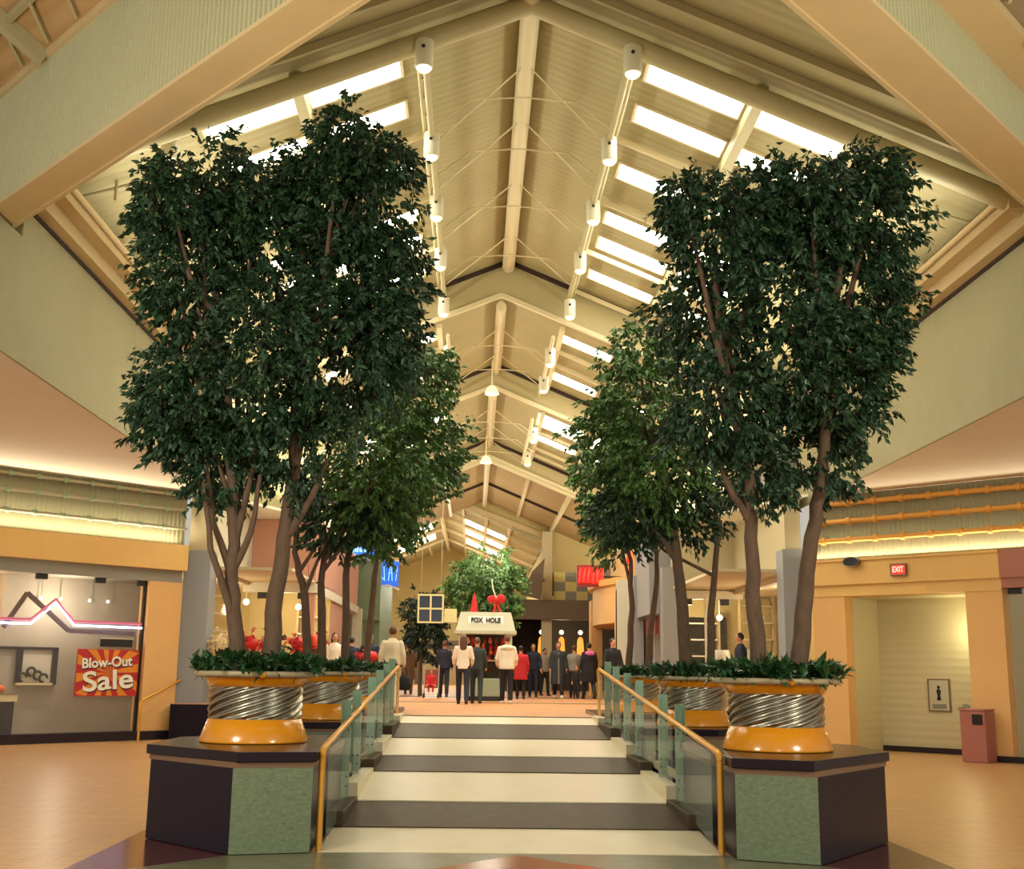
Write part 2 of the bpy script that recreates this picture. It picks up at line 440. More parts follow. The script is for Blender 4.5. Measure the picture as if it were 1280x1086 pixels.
# ------------------------------------------------------------------ leaves, trees, ground cover
def leaf(b, p, d, n, L, W):
    d = d.normalized(); s = d.cross(n)
    if s.length < 1e-4: s = d.cross(Vector((0.3, 0.8, 0.5)))
    s.normalize(); n = s.cross(d)
    a = p; m = p + d * (L * .45); t = p + d * L - n * (L * .12)
    b.add([a, m + s * W + n * (W * .35), t, m - s * W + n * (W * .35), m], [(0, 4, 1), (4, 2, 1), (0, 3, 4), (3, 2, 4)])
def rv(r): 
    while True:
        v = Vector((r.uniform(-1, 1), r.uniform(-1, 1), r.uniform(-1, 1)))
        if 0.01 < v.length <= 1: return v
def crown(blobs, density, L, seed, dy=0.85):
    """sprays of hanging leaves scattered through the ellipsoids"""
    r = random.Random(seed); b = MB()
    for (x, y, z, rx, rzz) in blobs:
        ry = max(rx, .35) * dy
        n = int(density * (rx * ry * rzz) ** (2 / 3.0) * 10)
        for _ in range(n):
            v = rv(r); v = v.normalized() * (0.35 + 0.65 * r.random() ** 0.6) * (1.0 + 0.16 * (r.random() ** 3)) * (1.0 + .38 * noise.noise(v.normalized() * 1.8 + Vector((x * 2 + seed, y, z * 2))))
            c = Vector((x + v.x * rx * .95, y + v.y * ry, z + v.z * rzz * .94))
            if noise.noise(c * 1.9 + Vector((seed * 3.1, 0, 0))) < -.30 and v.length > .45: continue
            if r.random() < .035: c += Vector((v.x * rx, v.y * ry, abs(v.z) * rzz)) * r.uniform(.12, .3)
            out = Vector((v.x, v.y, v.z * .4 - .25)).normalized()
            k = r.randint(7, 12); tw = out * L * r.uniform(1.0, 2.2)
            for j in range(k):
                f = j / k
                p = c + tw * f + rv(r) * L * .35
                d = (out * .6 + rv(r) * .9 + Vector((0, 0, -.55)))
                leaf(b, p, d, rv(r), L * r.uniform(.75, 1.2), L * r.uniform(.2, .27))
    return b
def wob(pts, n, amp, seed):
    r = random.Random(seed); out = []
    for i in range(len(pts) - 1):
        a, c = Vector(pts[i]), Vector(pts[i + 1])
        for k in range(n): out.append(a.lerp(c, k / n) + (Vector((r.uniform(-amp, amp), r.uniform(-amp, amp), 0)) if (i or k) else Vector()))
    out.append(Vector(pts[-1])); return out
def tree(label, trunk, r0, blobs, density, L, seed, leafmat, branches=6, group='indoor trees in the planters', extra=()):
    base = Vector(trunk[0]); e = empty('tree', label, 'tree', base, 0, group)
    T = [Vector(p) - base for p in trunk]
    W = wob(T, 4, 0.018, seed); n = len(W)
    MB().tube(W, [r0 * (.86 - .54 * (i / (n - 1))) for i in range(n)], 10).build('trunk', 'bark', e)
    r = random.Random(seed + 5)
    for k in range(branches):
        i = r.randint(int(n * .45), n - 2); a = W[i]
        bl = blobs[k % len(blobs)]; tgt = Vector((bl[0], bl[1], bl[2])) - base + rv(r) * .2
        if tgt.z < a.z + .1: tgt.z = a.z + .35
        mid = a.lerp(tgt, .5) + Vector((r.uniform(-.08, .08), r.uniform(-.08, .08), -.12))
        MB().tube([a, mid, tgt], [r0 * .42, r0 * .3, r0 * .14], 7).build('branch', 'bark', e)
    for pts in extra:
        Q = [Vector(p) - base for p in pts]
        MB().tube(wob(Q, 3, .01, seed + 9), [r0 * .42 * (1 - .5 * i / (3 * (len(Q) - 1))) for i in range(3 * (len(Q) - 1) + 1)], 7).build('branch', 'bark', e)
    if density:
        BL = [(x - base.x, y - base.y, z - base.z, a, c) for x, y, z, a, c in blobs]
        f = crown(BL, density, L, seed).build('foliage', leafmat, e); f['kind'] = 'stuff'
    return e
A = [(-3.14, 12.4, 6.78, 0.71, 0.77), (-3.15, 12.2, 5.58, 0.54, 0.83), (-3.06, 12.0, 4.37, 0.52, 0.65), (-2.74, 12.2, 3.85, 0.47, 0.57), (-2.53, 12.6, 6.39, 0.64, 0.93), (-2.31, 11.9, 4.79, 0.58, 0.88), (-3.4, 11.9, 6.51, 0.3, 0.56), (-3.41, 12.4, 4.27, 0.3, 0.41)]
B = [(-1.5, 12.5, 6.91, 0.69, 0.74), (-1.49, 12.8, 6.11, 0.78, 0.88), (-1.52, 12.3, 4.92, 0.74, 0.91), (-1.95, 12.3, 3.93, 0.51, 0.53), (-1.16, 12.7, 7.46, 0.35, 0.35), (-1.64, 12.3, 7.6, 0.25, 0.34), (-1.91, 12.8, 7.18, 0.56, 0.5), (-1.08, 12.5, 5.45, 0.45, 0.75)]
Mb = [(-1.18, 17.8, 5.9, 0.78, 0.79), (-0.92, 18.2, 5.02, 0.76, 0.79), (-1.54, 17.4, 4.55, 0.85, 0.87), (-2.04, 17.8, 3.99, 0.61, 0.68), (-1.51, 18.1, 3.85, 0.6, 0.53), (-0.65, 17.8, 6.44, 0.22, 0.28)]
Cb = [(2.51, 11.5, 6.19, 0.58, 0.77), (2.4, 11.7, 5.28, 0.56, 0.76), (2.4, 11.4, 4.17, 0.51, 0.59), (2.82, 11.5, 3.62, 0.37, 0.42), (3.15, 11.8, 6.6, 0.53, 0.56), (2.06, 11.3, 6.45, 0.21, 0.27)]
Db = [(3.99, 11.7, 6.44, 0.71, 0.75), (4.06, 11.9, 5.56, 0.63, 0.83), (3.71, 11.6, 4.58, 0.6, 0.74), (3.43, 11.4, 6.44, 0.51, 0.56), (3.58, 11.7, 3.84, 0.38, 0.47), (3.17, 11.4, 5.03, 0.66, 0.78), (4.33, 11.7, 7.01, 0.28, 0.33), (3.27, 11.9, 4.13, 0.43, 0.52)]
Nb = [(2.4, 17.2, 5.77, 0.74, 0.7), (2.0, 17.5, 5.01, 0.56, 0.7), (2.61, 17.0, 4.74, 0.81, 0.92), (3.15, 17.4, 4.27, 0.67, 0.74), (2.27, 17.2, 3.98, 0.5, 0.55), (2.5, 17.4, 6.53, 0.5, 0.45)]
Ob = [(2.45, 22.8, 5.39, 0.51, 0.81), (2.71, 23.0, 4.37, 0.51, 0.62), (3.24, 22.8, 4.76, 0.56, 0.64)]
Z0 = 1.56
tree('tall leafy tree at far left in the nearest left planter', [(-2.42, 12.2, Z0), (-2.49, 12.2, 2.22), (-2.54, 12.2, 2.71), (-2.56, 12.2, 3.38), (-2.69, 12.2, 4.42), (-2.9, 12.2, 5.6)], .105, A, 118, .10, 11, 'leaf', 7,
     extra=([(-2.52, 12.2, 2.5), (-2.75, 12.15, 3.1), (-2.85, 12.1, 3.7)], [(-2.53, 12.2, 2.6), (-2.35, 12.15, 3.0), (-2.28, 12.1, 3.6)], [(-2.46, 12.2, 2.0), (-2.72, 12.0, 2.8), (-2.85, 12, 3.5)]))
tree('tall leafy tree with leaning trunk, right one in the nearest left planter', [(-2.1, 12.3, Z0), (-2.08, 12.3, 2.39), (-2.0, 12.3, 3.15), (-1.96, 12.3, 3.67), (-2.0, 12.3, 4.91), (-1.8, 12.4, 6.0)], .115, B, 118, .10, 12, 'leaf', 7,
     extra=([(-1.98, 12.3, 3.0), (-1.75, 12.25, 3.4), (-1.6, 12.2, 3.8)],))
tree('leafy tree, left one in the nearest right planter', [(2.86, 11.7, Z0), (2.78, 11.6, 2.41), (2.75, 11.5, 3.13), (2.74, 11.5, 3.54), (2.52, 11.5, 4.79), (2.45, 11.5, 5.6)], .10, Cb, 118, .10, 13, 'leaf', 6,
     extra=([(2.74, 11.5, 3.1), (2.5, 11.4, 3.5), (2.3, 11.4, 3.95)],))
tree('big leafy tree at far right in the nearest right planter', [(3.27, 11.8, Z0), (3.33, 11.7, 2.43), (3.43, 11.6, 3.16), (3.55, 11.6, 3.74), (3.68, 11.6, 4.84), (3.8, 11.7, 5.8)], .11, Db, 118, .10, 14, 'leaf', 7)
tree('green tree with bent slim trunk, left one in the second left planter', [(-2.5, 18.0, Z0), (-2.6, 17.8, 2.74), (-2.74, 17.7, 3.34), (-2.74, 17.6, 4.44)], .085, Mb[3:4], 92, .11, 15, 'leaf', 3,
     extra=([(-2.6, 17.8, 2.7), (-2.4, 17.7, 3.2), (-2.2, 17.7, 3.7)],))
tree('green tree with straight trunk, middle one in the second left planter', [(-2.3, 18.1, Z0), (-2.35, 18.0, 2.76), (-2.34, 17.9, 3.37), (-2.0, 17.9, 4.5)], .085, Mb[2:3], 92, .11, 16, 'leaf_lit', 4)
tree('sunlit green tree, right one in the second left planter', [(-1.98, 18.3, Z0), (-2.03, 18.3, 3.04), (-1.9, 18.3, 4.05), (-1.2, 18.1, 5.3)], .08, Mb[:2] + Mb[4:], 92, .11, 17, 'leaf_lit', 5)
tree('slim leaning tree in the farthest left planter', [(-2.1, 23.2, Z0), (-1.99, 23.0, 3.24), (-1.94, 22.8, 3.86), (-1.68, 22.6, 5.0)], .085, [(-1.7, 22.8, 4.6, .6, .6), (-1.5, 22.6, 5.3, .5, .5)], 50, .13, 18, 'leaf_lit', 3)
tree('green tree with knobbly trunk, left one in the second right planter', [(3.12, 17.3, Z0), (3.07, 17.2, 2.56), (2.98, 17.1, 3.37), (2.85, 17.1, 4.44), (2.5, 17.2, 5.4)], .12, Nb[:3] + Nb[5:], 90, .11, 19, 'leaf_lit', 5,
     extra=([(3.0, 17.1, 3.2), (2.75, 17.1, 3.6), (2.4, 17.1, 3.9)],))
tree('green tree with slim trunk, right one in the second right planter', [(3.48, 17.4, Z0), (3.55, 17.4, 2.82), (3.69, 17.4, 3.79), (3.5, 17.4, 4.6)], .075, Nb[3:4] + [(2.27, 17.2, 3.98, 0.5, 0.55)], 90, .11, 20, 'leaf', 3)
tree('small green tree, left one in the farthest right planter', [(3.05, 23.2, Z0), (3.08, 22.9, 2.86), (3.03, 22.7, 3.78), (2.7, 22.7, 5.04)], .085, Ob[:2], 80, .13, 21, 'leaf_lit', 3)
tree('small green tree, right one in the farthest right planter', [(3.42, 23.3, Z0), (3.58, 23.1, 3.2), (3.6, 23, 3.99), (3.4, 22.9, 5.0)], .08, Ob[2:], 80, .13, 22, 'leaf_lit', 3)

def ground_cover(x, y, label, seed, n=170):
    r = random.Random(seed); b = MB()
    for _ in range(n):
        q = r.uniform(0, 2 * PI); rad = .66 * math.sqrt(r.random())
        c = Vector((rad * math.cos(q), rad * math.sin(q), .70 + .12 * r.random() * (1 - .4 * rad)))
        out = Vector((math.cos(q), math.sin(q), 0))
        for j in range(7):
            d = out * r.uniform(0, .9) + rv(r) * .8 + Vector((0, 0, r.uniform(-.1, .9)))
            leaf(b, c + rv(r) * .05, d, Vector((0, 0, 1)) + rv(r) * .5, r.uniform(.09, .16), r.uniform(.025, .04))
    o = b.build('ground_cover', 'ivy', None, (x, y, .885)); o['kind'] = 'stuff'
    return tag(o, label, 'plants', 'leafy ground cover in the planters')
gl = ['dark leafy plants filling the nearest left planter', 'dark leafy plants filling the nearest right planter', 'leafy plants filling the second left planter', 'leafy plants filling the second right planter',
      'leafy plants filling the farthest left planter', 'leafy plants filling the farthest right planter']
for i, (x, y, lab) in enumerate(pl_spots): ground_cover(x, y, gl[i], 40 + i, 190 if i < 2 else 130)

# ------------------------------------------------------------------ ramp handrails
def handrail(x, label, inner):
    e = empty('handrail', label, 'handrail', (x, 11.0, 0)); s = inner
    Y0, Y1, za, zb = 0.03, 10.45, .90, 1.68
    zr = lambda y: za + (zb - za) * (y - Y0) / (Y1 - Y0)
    MB().tube([(0, Y0 - .04, za - .08), (0, Y0, za - .02), (0, Y0 + .05, za), (0, Y1 - .05, zb), (0, Y1, zb - .03), (0, Y1 + .02, zb - .1)], .030, 10).build('top_rail', 'brass_rail', e)
    MB().tube([(0, Y0 - .04, 0.015), (0, Y0 - .04, za - .07)], .030, 10).build('end_post', 'brass_rail', e)
    MB().tube([(0, Y1 + .02, .8), (0, Y1 + .02, zb - .09)], .028, 10).build('end_post', 'brass_rail', e)
    ys = [2.35, 3.55, 5.6, 6.9, 8.3, 9.5]
    for y in ys:
        i = max(k for k in range(7) if stripes[k] <= y + 11.0)
        zc = rz_(stripes[i + 1]) + .05
        b = MB(); b.box(-s * .05 - .055, -s * .05 + .055, y - .02, y + .02, zc, zr(y) + .2); b.box(-s * .05 - .02, -s * .05 + .02, y - .035, y + .035, zc, zr(y) + .16)
        p = b.build('post', 'teal_metal', e)
        bb = MB()
        for zz in (zc + .12, zc + .22, zr(y) - .12): bb.ball((-s * .05 - .03, y - .022, zz), .013, 8, 6); bb.ball((-s * .05 + .03, y - .022, zz), .013, 8, 6)
        bb.build('bolt', 'bolt', p)
    segs = [(0.25, 2.2), (2.45, 3.45), (3.65, 5.5), (5.7, 6.8), (7.0, 8.2), (8.4, 9.4), (9.6, 10.3)]
    for a, c in segs:
        b = MB(); z0a = rz_(a + 11) + .12; z0c = rz_(c + 11) + .12
        if a < 1: z0a = .06
        z0c = max(z0c, rz_(stripes[min(k for k in range(8) if stripes[k] >= c + 11.0)]) + .06); z0a = max(z0a, z0c if a > 1 else z0a)
        b.hexa([(s * .03 - .005, a, z0a), (s * .03 + .005, a, z0a), (s * .03 + .005, c, z0c), (s * .03 - .005, c, z0c)],
               [(s * .03 - .005, a, zr(a) - .04), (s * .03 + .005, a, zr(a) - .04), (s * .03 + .005, c, zr(c) - .04), (s * .03 - .005, c, zr(c) - .04)])
        b.build('glass_panel', 'rail_glass', e)
    return e
handrail(-1.36, 'sloping brass handrail with teal posts on the left of the ramp', 1)
handrail(2.28, 'sloping brass handrail with teal posts on the right of the ramp', -1)
e = empty('handrail', 'thin orange handrail by the far left shop column', 'handrail', (-7.35, 26.6, 0))
MB().tube([(0, 0, .0), (0, 0, .86), (.03, .05, .9), (.55, 1.3, 1.35)], .028, 8).build('top_rail', 'brass_rail', e)
MB().tube([(.55, 1.3, .0), (.55, 1.3, 1.35)], .028, 8).build('end_post', 'brass_rail', e)

# ------------------------------------------------------------------ nave roof
XL, XR = -6.4, 7.85
def section(y0, y1, xc, zr, m, rows, cols_r, cols_l, idx, matn='deck', xl=XL, xr=XR, near=None):
    """one gable length of roof deck with real openings for the skylights"""
    zf = lambda x: zr - m * abs(x - xc)
    def side(xs, ys, holes):
        b = MB()
        for i in range(len(xs) - 1):
            for j in range(len(ys) - 1):
                if (i, j) in holes: continue
                a, c, d, f = xs[i], xs[i + 1], ys[j], ys[j + 1]
                b.hexa([(a, d, zf(a)), (c, d, zf(c)), (c, f, zf(c)), (a, f, zf(a))], [(a, d, zf(a) + .06), (c, d, zf(c) + .06), (c, f, zf(c) + .06), (a, f, zf(a) + .06)])
        return b
    ys = sorted({y0, y1} | {q for r in rows for q in r})
    for sgn, cols, xe in ((1, cols_r, xr), (-1, cols_l, xl)):
        xs = sorted({xc, xe} | {q for c in cols for q in c})
        hol = set()
        for i in range(len(xs) - 1):
            for j in range(len(ys) - 1):
                if (xs[i], xs[i + 1]) in [tuple(sorted(c)) for c in cols] and (ys[j], ys[j + 1]) in rows: hol.add((i, j))
        b = side(xs, ys, hol)
        if near:  # wedge that runs on towards the crossing
            yr, ye = near[0], near[1] if sgn > 0 else near[2]
            b.add([(xc, yr, zf(xc)), (xe, ye, zf(xe)), (xe, y0, zf(xe)), (xc, y0, zf(xc))] if sgn > 0 else [(xc, yr, zf(xc)), (xc, y0, zf(xc)), (xe, y0, zf(xe)), (xe, ye, zf(xe))], [(0, 1, 2, 3)])
        struct(b.build('ceiling', matn))
        for c in cols:
            for r in rows:
                a, d = sorted(c)
                w = bpy.data.objects.new('window_%d' % (len([o for o in bpy.data.objects if o.name.startswith('window_')]) + 1), None); COL.objects.link(w); struct(w)
                w.location = ((a + d) / 2, sum(r) / 2, zf((a + d) / 2)); ox, oy, oz = w.location
                f = MB(); t = .05
                for p, q in (((a, r[0]), (d, r[0])), ((a, r[1]), (d, r[1])), ((a, r[0]), (a, r[1])), ((d, r[0]), (d, r[1]))):
                    f.bar((p[0] - ox, p[1] - oy, zf(p[0]) - oz + .05), (q[0] - ox, q[1] - oy, zf(q[0]) - oz + .05), t, .16)
                f.build('window_frame', 'cream_steel', w)
                MB().add([(a - ox, r[0] - oy, zf(a) - oz + .1), (d - ox, r[0] - oy, zf(d) - oz + .1), (d - ox, r[1] - oy, zf(d) - oz + .1), (a - ox, r[1] - oy, zf(a) - oz + .1)], [(0, 3, 2, 1)]).build('pane', 'pane', w)
    return zf
R1 = [(15.9, 16.45), (17.2, 17.8), (19.4, 20.05), (21.6, 22.25), (22.95, 23.65), (25.0, 25.6)]
z1 = section(15.2, 26.7, .65, 11.4, .42, R1, [(2.46, 3.92), (4.12, 5.4)], [(-2.65, -1.27), (-4.14, -2.8)], 1, near=(7.6, 14.6, 15.0))
z2 = section(26.9, 33.0, .5, 10.5, .42, [(27.6, 28.25), (31.2, 32.0)], [(2.0, 3.3), (3.5, 4.7)], [(-2.4, -1.1), (-3.8, -2.6)], 2)
z3 = section(33.2, 40.8, .4, 9.8, .42, [(33.6, 35.3), (36.6, 37.4)], [(1.8, 3.2), (3.4, 4.6)], [(-2.3, -1.0), (-3.7, -2.5)], 3)
z4 = section(41.0, 52.0, .35, 9.2, .42, [], [], [], 4, matn='deck_end')
def bulkhead(y, xc, za, xc2, zb, m=.42):
    pa = lambda x: za - m * abs(x - xc) - .0
    pb = lambda x: zb - m * abs(x - xc2)
    b = MB(); xs = [XL, min(xc, xc2), max(xc, xc2), XR]
    b.prism_xz([(XL, pb(XL))] + [(xc2, zb)] + [(XR, pb(XR))] + [(XR, pa(XR)), (xc, za), (XL, pa(XL))], y, y + .1)
    struct(b.build('wall_bulkhead', 'bulkhead'))
    b = MB(); b.bar((XL, y - .04, pa(XL) - .05), (xc, y - .04, za - .05), .08, .10); b.bar((xc, y - .04, za - .05), (XR, y - .04, pa(XR) - .05), .08, .10)
    struct(b.build('shadow_gap_strip', 'dark_line'))  # dark strip standing in for the shadow gap above the bulkhead
    b = MB(); b.bar((XL, y - .03, pb(XL)), (xc2, y - .03, zb), .12, .1); b.bar((xc2, y - .03, zb), (XR, y - .03, pb(XR)), .12, .1)
    struct(b.build('trim_4', 'cream_steel'))
bulkhead(26.72, .65, 11.4, .5, 10.5); bulkhead(33.05, .5, 10.5, .4, 9.8); bulkhead(40.85, .4, 9.8, .35, 9.2)
# ridge tubes, rafters, purlins, cross rods
def ridge(y0, y1, xc, zr, r=.13, nm='ridge_beam'):
    struct(MB().tube([(xc, y0, zr - .22), (xc, y1, zr - .22)], r, 12).build(nm, 'cream_steel'))
ridge(7.8, 26.6, .65, 11.4, .15); ridge(26.9, 33, .5, 10.5); ridge(33.2, 40.8, .4, 9.8); ridge(41, 51.8, .35, 9.2, .1)
def chev(nm, y, xc, zr, drop, w, h, matn, m=.42, x0=XL, x1=XR):
    z = lambda x: zr - m * abs(x - xc) - drop
    b = MB(); b.bar((x0, y, z(x0)), (xc, y, zr - drop), w, h); b.bar((xc, y, zr - drop), (x1, y, z(x1)), w, h)
    return struct(b.build(nm, matn))
b = MB()
for x0, x1 in ((.65, XR), (.65, XL)):
    b.tube([(x0, 15.25, 11.4 - .28), (x1, 15.25, z1(x1) - .28)], .15, 10)
struct(b.build('frame_tube', 'steel'))
for y in (14.75, 14.2, 12.9): chev('rafter', y, .65, 11.4, .08, .06, .12, 'steel_dim', x0=(-6.4 if y > 14.5 else -5 + (14.2 - y)), x1=(7.4 if y > 14.5 else 7.0 - (14.2 - y)))
lampY = [15.2, 18.1, 20.75, 23.5, 26.2]
for i, y in enumerate(lampY):
    b = MB(); zz = lambda x: z1(x) - .16
    b.bar((2.1, y + .25, zz(2.1)), (XR, y + .25, zz(XR)), .06, .10); b.bar((-.85, y + .25, zz(-.85)), (XL, y + .25, zz(XL)), .06, .10)
    if i: struct(b.build('rafter', 'cream_steel'))
for k, (xc, zr, ya) in enumerate(((.65, 11.4, (16.9, 18.8, 21.4, 24.2)), (.5, 10.5, (28.4, 30.8)), (.4, 9.8, (34.5, 37.0, 39.4)))):
    for y in ya:
        b = MB(); w = 1.45
        for s in (-1, 1):
            b.tube([(xc, y, zr - .3), (xc + s * w, y + 1.3, zr - .42 * w - .45)], .014, 5)
            b.tube([(xc, y + .5, zr - .62), (xc + s * w * .6, y + .5, zr - .68), (xc + s * w, y + .7, zr - .42 * w - .45)], .014, 5)
        struct(b.build('tie_rod', 'cream_steel'))
b = MB()
for x, z0 in ((4.02, z1(4.02)), (-2.72, z1(-2.72))): b.bar((x, 15.3, z0 - .1), (x, 26.6, z0 - .1), .17, .2)
struct(b.build('purlin', 'steel'))
b = MB()
for xc, zf, y0, y1 in ((.5, z2, 27, 33), (.4, z3, 33.3, 40.7), (.35, z4, 41.1, 51.9)):
    for dx in (-3.2, 3.0): b.bar((xc + dx, y0, zf(xc + dx) - .08), (xc + dx, y1, zf(xc + dx) - .08), .14, .16)
    for dx in (-1.5, 1.5): b.bar((xc + dx, y0, zf(xc + dx) - .08), (xc + dx, y1, zf(xc + dx) - .08), .12, .12)
struct(b.build('purlin', 'cream_steel'))
b = MB()
for y in (28.9, 30.2, 35.8, 38.4, 39.6): 
    xc, zr = (.5, 10.5) if y < 33 else (.4, 9.8)
    for s in (-1, 1): b.bar((xc + s * 1.5, y, zr - .42 * 1.5 - .12), (xc + s * 6, y, zr - .42 * 6 - .12), .06, .09)
struct(b.build('rafter', 'cream_steel'))
chev('rafter', 41.05, .35, 9.2, .08, .14, .16, 'cream_steel'); chev('rafter', 46.5, .35, 9.2, .06, .08, .1, 'dark_line')
# eave gutters and upper walls
for x, s, nm in ((XL, 1, 'left'), (XR, -1, 'right')):
    b = MB(); ze = z1(x)
    b.box(min(x, x + s * .45), max(x, x + s * .45), 15.1, 26.7, ze - .28, ze - .05); b.box(min(x, x + s * .22), max(x, x + s * .22), 15.1, 26.7, ze - .5, ze - .28)
    b.tube([(x + s * .5, 15.1, ze - .1), (x + s * .5, 26.7, ze - .1)], .05, 8)
    struct(b.build('eave_gutter', 'soffit_paint'))
    struct(MB().box(min(x, x + s * .03), max(x, x + s * .03), 15.1, 26.7, ze - .56, ze - .5).build('trim_5', 'dark_line'))
    b = MB()
    yb = 15.5 if s > 0 else 14.7; zb = 5.73 if s > 0 else 5.60
    b.box(min(x, x - s * .3), max(x, x - s * .3), yb, 52.0, zb + .2, ze + .02)
    b.box(min(x, x - s * .3), max(x, x - s * .3), 12.5, yb, zb + .2, 7.46)
    b.box(min(x, x - s * .04), max(x, x - s * .04), 12.5, 52.0, zb, zb + .2)
    struct(b.build('wall_' + nm + '_upper', 'upper_wall'))
# roof truss bits near the eaves
b = MB()
for y in (16.2, 19.4):
    for s, x in ((1, XL), (-1, XR)):
        z0 = z1(x) - .1
        b.tube([(x + s * .1, y, z0 - .1), (x + s * 1.6, y + .6, z1(x + s * 1.6) - .1)], .03, 6)
        b.tube([(x + s * .9, y + .3, z0 + .1), (x + s * .9, y + .3, z1(x + s * .9) - .05)], .025, 6)
struct(b.build('eave_brace', 'steel_dim'))

# the two box beams of the crossing
def box_beam(nm, P, Q, w, hz, side, deckm, ledge):
    P = Vector((P[0], P[1], 0)); Q = Vector((Q[0], Q[1], 0)); d = (Q - P); L = d.length; d.normalize()
    n = Vector((d.y, -d.x, 0))
    if n.y > 0: n = -n           # towards the viewer's side
    z0 = 7.5
    e = bpy.data.objects.new(nm, None); COL.objects.link(e); struct(e); e.location = P
    b = MB(); o = Vector()
    b.hexa([o + Vector((0, 0, z0)), d * L + Vector((0, 0, z0)), d * L + n * w + Vector((0, 0, z0)), n * w + Vector((0, 0, z0))],
           [o + Vector((0, 0, z0 + .05)), d * L + Vector((0, 0, z0 + .05)), d * L + n * w + Vector((0, 0, z0 + .05)), n * w + Vector((0, 0, z0 + .05))])
    b.hexa([o + Vector((0, 0, z0 - .03)), d * L + Vector((0, 0, z0 - .03)), d * L + n * .05 + Vector((0, 0, z0 - .03)), n * .05 + Vector((0, 0, z0 - .03))],
           [o + Vector((0, 0, z0 + .3)), d * L + Vector((0, 0, z0 + .3)), d * L + n * .05 + Vector((0, 0, z0 + .3)), n * .05 + Vector((0, 0, z0 + .3))])
    b.build('soffit', 'soffit_paint', e)
    # ribbed cladding, real corrugation
    b = MB(); step = .085; k = 0; t = 0; prof = []
    while t < L:
        prof += [(t, 0), (t + step * .4, 0), (t + step * .5, -.022), (t + step * .9, -.022)]; t += step
    vs = []
    for t, q in prof:
        p = d * t + n * (w + q - .005)
        vs += [p + Vector((0, 0, z0 + .05)), p + Vector((0, 0, z0 + hz))]
    b.add(vs, [(2 * i, 2 * i + 2, 2 * i + 3, 2 * i + 1) for i in range(len(prof) - 1)])
    b.build('cladding', 'cladding', e)
    b = MB(); zt = z0 + hz
    wd = ledge
    b.hexa([n * (w - .02) + Vector((0, 0, zt)), d * L + n * (w - .02) + Vector((0, 0, zt)), d * L + n * (w + wd) + Vector((0, 0, zt)), n * (w + wd) + Vector((0, 0, zt))],
           [n * (w - .02) + Vector((0, 0, zt + .1)), d * L + n * (w - .02) + Vector((0, 0, zt + .1)), d * L + n * (w + wd) + Vector((0, 0, zt + .1)), n * (w + wd) + Vector((0, 0, zt + .1))])
    b.build('flange', 'soffit_paint', e)
    return P, d, n, w + wd, zt + .1, L
def side_roof(info, deckm, tag_, truss):
    P, d, n, w, zt, L = info
    b = MB(); rise = .5
    a = P + n * w; 
    b.hexa([a + d * -2 + Vector((0, 0, zt)), a + d * (L + 4) + Vector((0, 0, zt)), a + d * (L + 4) + n * 7 + Vector((0, 0, zt + 7 * rise)), a + d * -2 + n * 7 + Vector((0, 0, zt + 7 * rise))],
           [a + d * -2 + Vector((0, 0, zt + .06)), a + d * (L + 4) + Vector((0, 0, zt + .06)), a + d * (L + 4) + n * 7 + Vector((0, 0, zt + 7 * rise + .06)), a + d * -2 + n * 7 + Vector((0, 0, zt + 7 * rise + .06))])
    struct(b.build('ceiling', deckm))
    b = MB()
    for t in truss:
        b.bar(a + d * t + Vector((0, 0, zt - .12)), a + d * t + n * 6 + Vector((0, 0, zt + 6 * rise - .12)), .14, .2)
    for k in (.5, 1.4, 2.6): b.bar(a + n * k + d * -1 + Vector((0, 0, zt + k * rise - .07)), a + n * k + d * (L + 3) + Vector((0, 0, zt + k * rise - .07)), .07, .1)
    for t in [q * .8 for q in range(18)]: b.bar(a + n * .08 + d * t + Vector((0, 0, zt - .05)), a + n * .5 + d * (t + .4) + Vector((0, 0, zt + .15)), .04)
    struct(b.build('side_truss', 'steel_dim'))
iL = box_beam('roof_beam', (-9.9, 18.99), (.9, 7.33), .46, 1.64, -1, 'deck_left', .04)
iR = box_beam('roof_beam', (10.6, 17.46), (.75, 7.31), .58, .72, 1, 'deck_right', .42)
side_roof(iL, 'deck_left', 'left', [4.7, 6.9, 9.1, 11.3]); side_roof(iR, 'deck_right', 'right', [4.0, 6.0, 8.0, 10.0])

